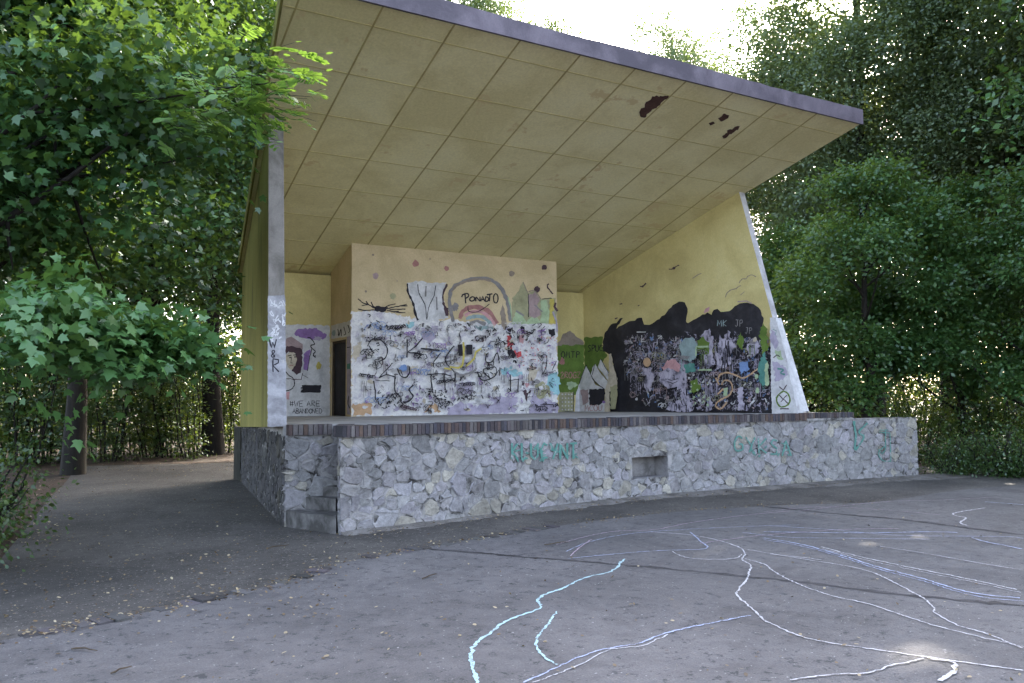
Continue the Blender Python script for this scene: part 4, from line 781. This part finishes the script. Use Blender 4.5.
# birds
for q, w in ((((345, 192), (372, 188), (395, 172), (412, 165)), 1.0), (((372, 188), (385, 180)), 2.2), (((500, 250), (525, 232), (555, 218)), .8), (((160, 300), (178, 303), (200, 280)), 1.2), (((175, 303), (183, 296)), 2.0), (((708, 370), (722, 340), (745, 322), (770, 318), (790, 305), (808, 296)), .8), (((795, 280), (815, 255), (840, 252), (855, 235), (880, 228), (905, 240)), .8), (((805, 355), (830, 335)), .7), (((30, 413), (48, 410)), 1.0), (((148, 425), (158, 420)), .9), (((0, 508), (18, 500)), 1.2)): p.line('taupe' if w < .9 else 'plum', q8(*q), w)
p.poly('pink', [(711, 309), (715, 307), (714, 312), (709, 314)], .3); p.line('mauve', [(743, 302), (752, 301.5), (757, 304)], 1.0)
p.poly('white', [(775.2, 318), (781.3, 318), (803.8, 414.2), (777.2, 414.4)], .3)
for m, q in (('lilac', q7((562, 180), (590, 185), (610, 270), (590, 290), (565, 250))), ('lilac', q7((575, 360), (640, 380), (665, 440), (640, 470), (590, 480))), ('mint', q7((590, 300), (625, 300), (640, 350), (600, 345)))): p.poly(m, q, .8)
p.line('green', q7((640, 535), (610, 560), (600, 590), (620, 625), (660, 620), (680, 590), (665, 550), (640, 535)), 1.6); p.line('plum', q7((615, 510), (640, 530), (660, 500)), 1.1); p.line('plum', q7((615, 560), (670, 610)), 1.0); p.line('plum', q7((660, 560), (625, 600)), 1.0); p.line('plum', q7((620, 640), (672, 640)), 1.4); p.line('spraygreen', q7((605, 405), (640, 410), (625, 430), (650, 440)), 1.6); p.line('plum', q7((580, 340), (600, 325), (620, 335)), 1.0); p.line('teal', q7((575, 175), (600, 182), (590, 210)), .8)
p.build('mural_paint', wallR, 'black mountain silhouette, small birds and dense dark graffiti')
ep = Plane((9.7, 1.25, 0), (0, -(ceil_z(2.45)), 1.2)); p = Paint(ep); p.poly('white', [(775.8, 318), (781.0, 318), (809, 411.5), (800.6, 412)], .1); p.build('edge_paint', wallR)
# --- front edge of the left wall: white coat and letters
lp = Plane((0, 1.09, 0), (0, -(ceil_z(2.45)), 1.36)); p = Paint(lp); rr = random.Random(8)
p.poly('mural_white' if False else 'white_render', [(267.9, 296), (285, 295), (286.6, 426), (267.5, 427)], .25)
for _ in range(26): p.scribble('white', rr.uniform(271, 284), rr.uniform(300, 338), 2.5, 3.5, 4, .9, rr)
p.text('black', 'W', 269.2, 339.5, 7, 8.5, 1.2); p.text('black', '&', 271, 350.5, 4.5, 7, 1.0); p.text('black', 'R', 272.2, 359, 7, 13, 1.3)
p.build('edge_paint', wallL, 'white coat on the front edge lettered W & R')
# --- green spray tags on the rubble front (follow the curved wall)
class Front:
    k = 0; n = None
    def P(s, px, py, off=0.0):
        q = m3f(s_px(px), z_px(px, py), 0.025 + off); return np.array(q)
p = Paint(Front()); rr = random.Random(12)
def tagged(fn, label):
    q = Paint(Front()); fn(q); q.build('spray_tag', wallS, label)
def tg1(q):
    q.text('faded', 'KLUCYNT', 510, 443, 7.2, 16, 2.0, .36)
    for _ in range(16): q.scribble('faded', rr.uniform(515, 575), rr.uniform(446, 462), 4, 3, 3, 1.0, rr)
def tg2(q):
    q.text('faded', 'GYKSA', 733, 436, 9, 15, 1.6, .32, rise=1.2)
    for _ in range(8): q.scribble('faded', rr.uniform(750, 785), rr.uniform(442, 456), 3, 2.5, 3, .9, rr)
def tg3(q): q.line('faded', [(853.5, 421), (855, 435), (853.5, 450)], 2.2); q.line('faded', [(867, 423), (858, 432), (863, 437), (854, 450)], 1.8)
def tg4(q): q.text('faded', 'J', 877, 430, 11, 24, .9); q.line('faded', [(878, 432), (889, 433), (889, 462)], .9); q.line('faded', [(884, 446), (877, 452), (880, 460), (889, 461)], .9)
tagged(tg1, 'green sprayed lettering below the coping'); tagged(tg2, 'faint green sprayed lettering right of the vent'); tagged(tg3, 'green sprayed letter K'); tagged(tg4, 'thin green sprayed strokes near the wall end')
#@@TREES

# ------------------------------------------------------------------ trees and shrubs
DIA = np.array([(0, 0, 0), (0.30, 0.42, -0.05), (0, 1, -0.12), (-0.30, 0.42, -0.05)], float)
OVAL = np.array([(0, 0, 0), (0.26, 0.22, -.03), (0.33, 0.5, -.06), (0.18, 0.82, -.1), (0, 1, -0.16), (-0.18, 0.82, -.1), (-0.33, 0.5, -.06), (-0.26, 0.22, -.03)], float)
_h = [(0.0, 0.0), (.20, -.06), (.46, .04), (.34, .22), (.62, .52), (.30, .50), (.20, .66)]
MAPLE = np.array([(x, y, -0.30 * abs(x) - 0.22 * y * y) for x, y in _h + [(0, 1.0)] + [(-x, y) for x, y in _h[:0:-1]]], float)
def leaf_mesh(name, pos, nrm, fwd, size, tint, shape):
    """pos,nrm,fwd (n,3) -> one mesh of n leaves"""
    n = len(pos); k = len(shape)
    nrm = nrm / np.linalg.norm(nrm, axis=1, keepdims=True); fwd = fwd - nrm * (fwd * nrm).sum(1, keepdims=True); fwd /= np.linalg.norm(fwd, axis=1, keepdims=True) + 1e-9
    sd = np.cross(fwd, nrm); s = size[:, None, None]
    v = pos[:, None, :] + s * (shape[None, :, 0:1] * sd[:, None, :] + shape[None, :, 1:2] * fwd[:, None, :] + shape[None, :, 2:3] * nrm[:, None, :])
    me = bpy.data.meshes.new(name); me.vertices.add(n * k); me.vertices.foreach_set('co', v.astype(np.float32).ravel())
    me.loops.add(n * k); me.loops.foreach_set('vertex_index', np.arange(n * k, dtype=np.int32)); me.polygons.add(n)
    me.polygons.foreach_set('loop_start', np.arange(0, n * k, k, dtype=np.int32)); me.polygons.foreach_set('loop_total', np.full(n, k, dtype=np.int32))
    a = me.attributes.new('tint', 'FLOAT', 'FACE'); a.data.foreach_set('value', np.clip(tint, 0, 1).astype(np.float32)); me.update(); me.validate(); return me
def spray(rg, centers, per, spread, flat, size, up=0.7, cen=None, tint0=0.5, tv=0.16):
    """leaves in flattened sprays round twig centres"""
    m = len(centers); c = np.repeat(centers, per, 0); n = len(c)
    sp = np.repeat(rg.uniform(0.65, 1.35, m), per)[:, None] * spread
    tilt = np.repeat(rg.normal(0, 0.35, (m, 3)), per, 0); tilt[:, 2] = 1
    o = rg.normal(0, 1, (n, 3)) * sp; o[:, 2] = o[:, 2] * flat - 0.22 * (o[:, 0] ** 2 + o[:, 1] ** 2) / (spread + 1e-6) * 0.3
    o[:, 2] -= (o[:, 0] * tilt[:, 0] + o[:, 1] * tilt[:, 1])
    nr = tilt * up + rg.normal(0, 0.48, (n, 3))
    fw = o + rg.normal(0, 0.5, (n, 3)) * spread; fw[:, 2] -= 0.25 * spread
    t = np.repeat(rg.normal(tint0, tv, m), per) + rg.normal(0, 0.12, n)
    return c + o, nr, fw, size * rg.uniform(0.65, 1.3, n), t
def lobes(rg, R, n_lobe, n_tw, fill=0.62, lobe_r=0.40):
    """twig centres: lobes spread through an ellipsoid so that the outline is uneven and gaps stay open"""
    L = []
    while len(L) < n_lobe:
        q = rg.uniform(-1, 1, 3); d = np.linalg.norm(q)
        if 0.25 < d < 1 and all(np.linalg.norm(q * 0.8 - l) > 0.26 for l in L): L.append(q * 0.8)
    out = []; L = np.array(L)
    for l in L:
        r = lobe_r * rg.uniform(0.65, 1.25); q = rg.normal(0, 1, (n_tw, 3)); q /= np.linalg.norm(q, axis=1, keepdims=True); q *= (rg.uniform(0.15, 1, n_tw) ** fill)[:, None]
        q[:, 2] *= 0.75; out.append((l + q * r) * np.array(R))
    return L * np.array(R), np.concatenate(out)
def trunk_mb(rg, h, r0, targets, lean=(0, 0), sub=2, cen_z=0):
    m = MB(False); n = 9; pts = [(lean[0] * (i / n) ** 1.5 + rg.normal(0, .05) * (i > 0), lean[1] * (i / n) ** 1.5 + rg.normal(0, .05) * (i > 0), h * i / n - (0.25 if i == 0 else 0)) for i in range(n + 1)]
    m.tube(pts, [r0 * (1.45 if i == 0 else 1.08 if i == 1 else 1 - 0.075 * i) for i in range(n + 1)], 10)
    for t in targets:
        t = np.array(t, float); z0 = np.clip(t[2] - 0.55 * math.hypot(t[0], t[1]) - 0.6, h * 0.2, h * 0.97); k = z0 / h * n; i = min(int(k), n - 1)
        p0 = np.array(pts[i]) + (np.array(pts[i + 1]) - np.array(pts[i])) * (k - i); mid = (p0 + t) / 2 + np.array([0, 0, -0.12 * np.linalg.norm(t - p0)]) + rg.normal(0, .15, 3)
        rr_ = r0 * (0.42 - 0.25 * z0 / h); cv = [p0 * (1 - s_) ** 2 + 2 * mid * s_ * (1 - s_) + t * s_ * s_ for s_ in np.linspace(0, 1, 6)]
        m.tube([tuple(q) for q in cv], [rr_ * (1 - 0.78 * s_) for s_ in np.linspace(0, 1, 6)], 6)
        for _ in range(sub):
            q = cv[rg.integers(2, 5)]; e_ = q + rg.normal(0, 0.28, 3) * min(np.linalg.norm(t - p0), 2.5); m.tube([tuple(q), tuple((q + e_) / 2 + rg.normal(0, .06, 3)), tuple(e_)], [rr_ * .35, rr_ * .22, rr_ * .08], 5)
    return m
PROTO = {}
def proto(kind, seed, h, cz, R, n_lobe, n_tw, per, spread, leaf, mat, shape=DIA, r0=0.28, flat=0.3, lobe_r=0.4, up=0.7, nmax=14):
    rg = np.random.default_rng(seed); L, C = lobes(rg, R, n_lobe, n_tw, lobe_r=lobe_r); C[:, 2] += cz; L[:, 2] += cz
    C = C[C[:, 2] > 0.25]
    me = leaf_mesh(kind + '_crown', *spray(rg, C, per, spread, flat, leaf, up), shape); me.materials.append(MATS[mat])
    tr = trunk_mb(rg, h * 0.86, r0, L[:nmax]); t = tr.build('trunk', 'bark', None, smooth=True); tm = t.data; bpy.data.objects.remove(t); tm.name = kind + '_trunk'
    PROTO[kind] = (tm, me)
proto('linden', 11, 20, 12.2, (5.4, 5.4, 7.6), 36, 76, 62, 0.33, 0.112, 'linden_leaf', r0=0.26, lobe_r=0.31)
proto('maple', 12, 18, 9.6, (5.6, 5.6, 7.2), 34, 68, 42, 0.38, 0.145, 'maple_leaf', r0=0.19, lobe_r=0.35)
proto('young', 13, 8, 4.3, (3.1, 3.1, 3.7), 26, 46, 30, 0.22, 0.115, 'young_leaf', r0=0.12, lobe_r=0.26)
def shrub(kind, seed, h, rad, stems, per, leaf, mat, low=0.15):
    rg = np.random.default_rng(seed); m = MB(False); C = []
    for k in range(stems):
        a = rg.uniform(0, 6.28); r = rad * rg.uniform(.3, 1); b = np.array([math.cos(a), math.sin(a), 0]) * r * 0.3; tip = np.array([math.cos(a) * r, math.sin(a) * r, h * rg.uniform(.6, 1.0)])
        pts = [b + (tip - b) * s_ + np.array([rg.normal(0, .05), rg.normal(0, .05), 0]) * (s_ > 0) for s_ in np.linspace(0, 1, 6)]; pts[0][2] = -0.1
        m.tube([tuple(p) for p in pts], [0.028 * (1 - .75 * s_) * 0.7 + .003 for s_ in np.linspace(0, 1, 6)], 5)
        for s_ in np.linspace(low, 1, 9): C.append(b + (tip - b) * s_ + rg.normal(0, 0.17, 3))
    me = leaf_mesh(kind + '_crown', *spray(rg, np.array(C), per, 0.22, 0.4, leaf, 0.6, tint0=.55), DIA); me.materials.append(MATS[mat])
    t = m.build('trunk', 'bark', None, smooth=True); tm = t.data; bpy.data.objects.remove(t); tm.name = kind + '_stems'; PROTO[kind] = (tm, me)
shrub('sapling', 21, 3.6, 1.2, 7, 34, 0.10, 'shrub_leaf', 0.12)
shrub('thicket', 22, 2.6, 1.3, 16, 16, 0.11, 'shrub_leaf', 0.08)
shrub('bush', 23, 1.25, 0.95, 22, 14, 0.075, 'shrub_leaf', 0.05)
def plant(kind, name, px, dist, sc_, rot, label, cat, group=None, sz=None, parts=('trunk', 'crown')):
    o = empty(name, at(px, dist), label, cat, group); o.rotation_euler = (0, 0, rot); o.scale = (sc_, sc_, sz or sc_)
    for pn, me in zip(parts, PROTO[kind]): link(pn, me, o)
    return o
T = 'tree'; gl, gr, gb = 'trees beside the path', 'trees right of the bandshell', 'trees behind the bandshell roof'
plant('maple', 'maple_tree', 75, 22.5, 1.08, 0.3, 'dark maple with thick bare trunk standing at the end of the path', T, gl)
plant('maple', 'maple_tree', -130, 22, 1.1, 1.7, 'dark maple whose crown reaches in from beyond the left edge', T, gl)
plant('linden', 'linden_tree', 215, 29, 1.05, 2.2, 'tall dark tree close behind the left side wall of the bandshell', T, gl)
plant('maple', 'maple_tree', 150, 33, 1.15, 3.9, 'broad tree behind the thicket, between the thick trunk and the bandshell', T, gl)
plant('linden', 'linden_tree', 78, 36, 1.1, 5.1, 'tall tree far behind the thick trunked maple', T, gl)
plant('maple', 'maple_tree', 300, 36, 1.1, 0.9, 'tall tree hidden mostly behind the left part of the bandshell roof', T, gb)
plant('linden', 'linden_tree', 390, 31, 0.86, 1.3, 'tree behind the bandshell whose top stays below the roof edge', T, gb)
plant('linden', 'linden_tree', 478, 33, 0.86, 3.3, 'tree top showing over the upper left of the roof edge', T, gb, sz=1.06)
plant('linden', 'linden_tree', 680, 40, 0.78, 0.2, 'small tree tip peeking over the middle of the roof edge', T, gb, sz=1.13)
plant('linden', 'linden_tree', 872, 31, 1.1, 4.2, 'tall grey green linden rising behind the right roof corner', T, gr)
plant('linden', 'linden_tree', 1030, 30, 1.05, 0.8, 'tall linden at the right edge of the picture', T, gr)
plant('linden', 'linden_tree', 795, 40, 0.95, 2.6, 'slender linden behind the raked edge of the right side wall', T, gr)
plant('maple', 'maple_tree', 945, 41, 1.1, 5.6, 'broad tree farther back between the two tall lindens', T, gr)
plant('maple', 'maple_tree', 1085, 36, 1.1, 2.0, 'broad tree half outside the right edge of the picture', T, gr)
plant('young', 'young_tree', 868, 22.5, 1.0, 0.4, 'bushy light green young tree behind the end of the stone wall', T, 'young trees right of the bandshell')
plant('young', 'young_tree', 960, 25, 1.0, 2.4, 'darker young tree behind and right of the bushy light green one', T, 'young trees right of the bandshell')
plant('young', 'young_tree', 800, 27, 0.92, 4.4, 'young tree seen just beside the white painted wall edge', T, 'young trees right of the bandshell')
plant('young', 'young_tree', 1050, 23, 0.95, 1.1, 'young tree cut by the right picture edge', T, 'young trees right of the bandshell')
for px_, d_, k_, r_, lab in ((1280, 27, 'linden', .5, 'tall linden just beyond the right picture edge shading the dance floor'), (1400, 22, 'maple', 2.5, 'broad maple beyond the right picture edge shading the dance floor'), (1420, 27, 'linden', 4.0, 'tall linden behind the maples outside the right picture edge')):
    plant(k_, k_ + '_tree', px_, d_, 1.15, r_, lab, T, gr, sz=1.3)
rs = random.Random(31)
for i in range(22): plant('sapling', 'sapling', -20 + i * 12.4 + rs.uniform(-5, 5), rs.uniform(26, 31), rs.uniform(.85, 1.2), rs.uniform(0, 6.28), 'thin leafy sapling in the backlit thicket left of the bandshell', 'sapling', 'saplings of the thicket left of the bandshell')
for i in range(10): plant('sapling', 'sapling', -40 + i * 30 + rs.uniform(-8, 8), rs.uniform(36, 44), rs.uniform(1.2, 1.6), rs.uniform(0, 6.28), 'sunlit sapling far behind the thicket on the left', 'sapling', 'sunlit saplings far behind the thicket')
for i in range(9): plant('thicket', 'shrub', 835 + i * 27 + rs.uniform(-8, 8), rs.uniform(23.5, 27), rs.uniform(.65, 1.0), rs.uniform(0, 6.28), 'dense green shrub in the undergrowth behind the stone wing wall', 'shrub', 'shrubs of the undergrowth on the right')
for i in range(9): plant('thicket', 'shrub', 770 + i * 36 + rs.uniform(-8, 8), rs.uniform(36, 46), rs.uniform(1.2, 1.7), rs.uniform(0, 6.28), 'sunlit shrub far behind the undergrowth on the right', 'shrub', 'sunlit shrubs far behind on the right')
for i in range(5): plant('bush', 'bush', 945 + i * 24 + rs.uniform(-6, 6), rs.uniform(21.0, 22.5), rs.uniform(.55, .85), rs.uniform(0, 6.28), 'low bush at the edge of the asphalt right of the stone wing wall', 'bush', 'low bushes right of the stone wall')
plant('bush', 'bush', -22, 12.6, 0.95, 0.5, 'small bush at the left picture edge beside the path', 'bush')
plant('bush', 'bush', -52, 10.3, 0.75, 2.5, 'bush cut by the left picture edge nearest to the camera', 'bush')

# leaves cut from the right-hand crowns along sun rays to shape sun flecks
import bmesh
def open_gap(px, py, rad, trees):
    x, y = gpt(px, py); p0 = np.array([x * S, y * S, gz(x * S)]); d_ = np.array(_sd)
    for o in trees:
        bpy.context.view_layer.update()
        c_ = [k for k in o.children if k.name.startswith('crown')][0]; me = c_.data.copy(); n_ = len(me.polygons); k = len(me.vertices) // n_
        co = np.empty(len(me.vertices) * 3, np.float32); me.vertices.foreach_get('co', co); co = co.reshape(n_, k, 3).mean(1)
        mw = np.array(c_.matrix_world); w = co @ mw[:3, :3].T + mw[:3, 3] - p0
        t = w @ d_; r_ = np.linalg.norm(w - t[:, None] * d_, axis=1); hit = r_ < rad * (1 + 0.25 * np.sin(t * 3.1))
        if not hit.any(): continue
        bm = bmesh.new(); bm.from_mesh(me); bm.faces.ensure_lookup_table()
        bmesh.ops.delete(bm, geom=[bm.faces[i] for i in np.nonzero(hit)[0]], context='FACES'); bm.to_mesh(me); bm.free(); c_.data = me
RT = [o for o in COL.objects if o.get('group') in (gr, 'young trees right of the bandshell')]
bpy.context.view_layer.update()
for px_, py_, r_ in ((905, 660, .09), (928, 654, .11), (954, 664, .08), (868, 545, .08), (920, 538, .09), (985, 486, .12), (1010, 484, .14)): open_gap(px_, py_, r_, RT)
def woods(name, px0, px1, d0, d1, hgt, seed, label):
    rg = np.random.default_rng(seed); C = []
    for _ in range(int((px1 - px0) * 3.0)):
        q = at(rg.uniform(px0, px1), rg.uniform(d0, d1)); C.append((q.x, q.y, q.z + hgt * rg.uniform(0, 1) ** 1.1 * rg.uniform(.75, 1)))
    me = leaf_mesh(name, *spray(rg, np.array(C), 13, 1.0, 0.6, 0.42, 0.4, tint0=.6), DIA); me.materials.append(MATS['woods_leaf']); tag(link(name, me), label, 'woods', kind='stuff')
woods('far_woods', -260, 330, 50, 62, 15, 61, 'far off woods closing the view on the left'); woods('far_woods', 740, 1300, 50, 62, 17, 62, 'far off woods closing the view on the right')
# near maple: hanging crown and a low layered branch, real maple outlines
def to_local(px, py, dist, base):
    p = at(px, dist); d_ = ray(px, py); h = math.hypot(d_[0], d_[1]); z = (CAMU[2] + d_[2] / h * dist / S + Z0) * S
    return np.array([p.x - base.x, p.y - base.y, z - base.z])
nb = at(-190, 11.5); near = empty('maple_tree', nb, 'near maple with large leaves hanging into the upper left corner', T, gl)
rg = np.random.default_rng(41)
cen = to_local(0, 60, 12.6, nb); Lc, Cc = lobes(rg, (3.0, 3.3, 3.6), 30, 34, lobe_r=0.36); Cc += cen; Lc += cen
axis = [to_local(-90, 335, 9.6, nb), to_local(60, 330, 9.3, nb), to_local(140, 335, 9.3, nb), to_local(195, 352, 9.5, nb)]
low = []
for _ in range(150):
    s_ = rg.uniform(0, 1) ** 0.85; k = min(int(s_ * 3), 2); q = axis[k] + (axis[k + 1] - axis[k]) * (s_ * 3 - k); wv = 0.75 * (1 - s_) + 0.18
    low.append(q + np.array([rg.normal(0, .5 * wv), rg.normal(0, .9 * wv), rg.normal(0.0, 0.36 * wv)]))
low = np.array(low)
A1 = spray(rg, Cc, 40, 0.33, 0.3, 0.108, 0.8); A2 = spray(rg, low, 30, 0.17, 0.28, 0.105, 0.9, tint0=0.95, tv=.1)  # low branch leaves tinted lighter, its light put into the colour
arr = [np.concatenate([a, b_]) for a, b_ in zip(A1, A2)]
wp = (arr[0] + np.array(nb)) / S - np.array([0, 0, Z0]) - CAMU                       # keep the crown clear of the pillar and the roof
keep = (wp @ _r3) / (wp @ _f2) < (262 - 512) / FPX; arr = [a[keep] for a in arr]
me = leaf_mesh('near_maple_crown', *arr, MAPLE); me.materials.append(MATS['maple_leaf']); link('crown', me, near)
tm = trunk_mb(rg, 8.5, 0.24, list(Lc[:14]), sub=3); o = tm.build('trunk', 'bark', None, smooth=True); o.parent = near
# ash limb reaching over the roof edge: pinnate leaves
ab = at(-260, 9.2); ash = empty('ash_tree', ab, 'bright green ash branch with feathery leaves reaching over the left roof edge', T)
ax = [to_local(-150, 120, 11.6, ab), to_local(90, 108, 11.0, ab), to_local(215, 88, 9.0, ab), to_local(292, 80, 8.3, ab)]
P_, N_, F_, S_, T_ = [], [], [], [], []; tw = MB(False); pl_ = [tuple(q) for q in ax]; tw.tube(pl_, [.022, .016, .010, .005], 6)
rg = np.random.default_rng(43)
for k in range(74):
    s_ = rg.uniform(0.50, 1.0); i = min(int(s_ * 3), 2); b0_ = ax[i] + (ax[i + 1] - ax[i]) * (s_ * 3 - i); b0_ = b0_ + rg.normal(0, 1, 3) * np.array([.16, .3, .20])
    dirx = (ax[3] - ax[2]); dirx = dirx / np.linalg.norm(dirx); dr_ = dirx + rg.normal(0, .55, 3) * np.array([1, 1, .55]); dr_ /= np.linalg.norm(dr_); Ln = rg.uniform(.30, .46)
    up_ = np.array([rg.normal(0, .3), rg.normal(0, .3) - .25, 1]); sd_ = np.cross(dr_, up_); sd_ /= np.linalg.norm(sd_); tt = rg.normal(.62, .15)
    for j in range(8):
        u_ = (j + 1.2) / 9; q = b0_ + dr_ * Ln * u_ + np.array([0, 0, -0.10 * u_ * u_])
        for sg in (-1, 1):
            P_.append(q); N_.append(up_ + rg.normal(0, .15, 3)); F_.append(sd_ * sg + dr_ * 0.55 + np.array([0, 0, -.15])); S_.append(0.115 * math.sin(0.5 + 2.2 * u_) * rg.uniform(.85, 1.1)); T_.append(tt + rg.normal(0, .06))
    P_.append(b0_ + dr_ * Ln * 0.97); N_.append(up_); F_.append(dr_); S_.append(.08); T_.append(tt)
    tw.tube([tuple(b0_), tuple(b0_ + dr_ * Ln)], [.004, .002], 4)
me = leaf_mesh('ash_crown', np.array(P_), np.array(N_), np.array(F_), np.array(S_), np.array(T_), OVAL); me.materials.append(MATS['ash_leaf']); link('crown', me, ash)
o = tw.build('limb', 'bark', None, smooth=True); o.parent = ash
tm = trunk_mb(rg, 8, 0.2, [ax[0]], sub=1); o = tm.build('trunk', 'bark', None, smooth=True); o.parent = ash

# ------------------------------------------------------------------ litter
rg = np.random.default_rng(51); pos = []
def scatter(n, f):
    for _ in range(n):
        x, y = f(); pos.append((x * S, y * S, gz(x * S) + 0.02 + rg.uniform(0, .012)))
for a, b_, n_ in ((0, 640, 260), (0, 0, 0)):
    pass
ks = [p for p in KS if -4 < p[0] < 9]
scatter(900, lambda: tuple(np.array(ks[rg.integers(len(ks))]) + rg.normal(0, .10, 2)))
scatter(1500, lambda: gpt(rg.uniform(0, 340), 470 + 150 * rg.uniform(0, 1) ** 2))
scatter(800, lambda: (lambda s_: (fpos(s_)[0] + rg.normal(0, .05), fpos(s_)[1] - 0.06 - abs(rg.normal(0, .22))))(rg.uniform(0, FL[-1])))
scatter(420, lambda: gpt(rg.uniform(0, 1024), rg.uniform(500, 683)))
scatter(900, lambda: gpt(rg.uniform(60, 235), rg.uniform(452, 472)))
scatter(500, lambda: gpt(rg.uniform(0, 60), rg.uniform(480, 545)))
scatter(200, lambda: gpt(rg.uniform(920, 1024), rg.uniform(466, 480)))
pos = np.array(pos); n_ = len(pos)
nr = np.array([0, 0, 1.0]) + rg.normal(0, .28, (n_, 3)); me = leaf_mesh('fallen_leaves', pos, nr, rg.normal(0, 1, (n_, 3)), rg.uniform(.012, .042, n_), rg.uniform(0, 1, n_), OVAL); me.materials.append(MATS['dry_leaf'])
tag(link('fallen_leaves', me), 'dry fallen leaves scattered over path, kerb and soil', 'leaf litter', kind='stuff')
# Dirt and crumbled mortar washed up against the foot of the wall
dm = MB(False); ra = random.Random(4)
for s0 in np.arange(0.0, FL[-1] + .9, 0.06):
    x, y, nx, ny = fpos(min(s0, FL[-1])); x += max(0, s0 - FL[-1]); s1 = s0 + 0.06; x1_, y1_, nx1, ny1 = fpos(min(s1, FL[-1])); x1_ += max(0, s1 - FL[-1])
    wd = lambda t: 0.10 + 0.035 * t + 0.06 * math.sin(t * 2.1) + 0.04 * math.sin(t * 7.3) + 0.02 * math.sin(t * 23)
    dm.face([((a + n0 * o) * S, (b_ + n1 * o) * S, gz((a + n0 * o) * S) + z) for a, b_, n0, n1, o, z in ((x, y, nx, ny, -.02, .05), (x1_, y1_, nx1, ny1, -.02, .05), (x1_, y1_, nx1, ny1, wd(s1), .0065), (x, y, nx, ny, wd(s0), .0065))])
tag(dm.build('dirt_strip', 'gravel'), kind='structure')
def twig(px, py, L, a, label):
    x, y = gpt(px, py); m = MB(False); r_ = random.Random(int(px)); L *= .7; pts = [(x * S + math.cos(a) * L * t + r_.gauss(0, .012), y * S + math.sin(a) * L * t + r_.gauss(0, .012), gz(x * S) + 0.022 + 0.01 * math.sin(3 * t)) for t in (0, .25, .5, .75, 1)]
    m.tube(pts, [.005, .007, .006, .005, .003], 6); tag(m.build('twig', 'timber', None, smooth=True), label, 'twig', 'twigs lying on the asphalt')
twig(422, 581, .34, .5, 'curved brown twig on the dance floor below the stone wall corner'); twig(70, 652, .30, -.7, 'short dark twig on the asphalt in the lower left corner'); twig(108, 678, .22, .5, 'pale stick at the bottom left edge of the picture'); twig(545, 547, .5, .1, 'thin twig lying along the kerb in front of the stage'); twig(268, 550, .4, .25, 'dark twig on the rough asphalt left of the steps')
x, y = gpt(604, 500); m = MB(False); rp = random.Random(2)
ring = [(x * S + dx, y * S + dy, gz(x * S) + .065 + dz) for dx, dy, dz in ((-.17, -.02, 0), (-.05, -.07, .02), (.1, -.04, .0), (.19, .03, .03), (.06, .07, .05), (-.1, .05, .02))]
m.prism(ring, [(a, b_, c_ + .006) for a, b_, c_ in ring]); tag(m.build('paper_scrap', 'paper'), 'crumpled white paper scrap lying at the foot of the stone wall', 'litter')
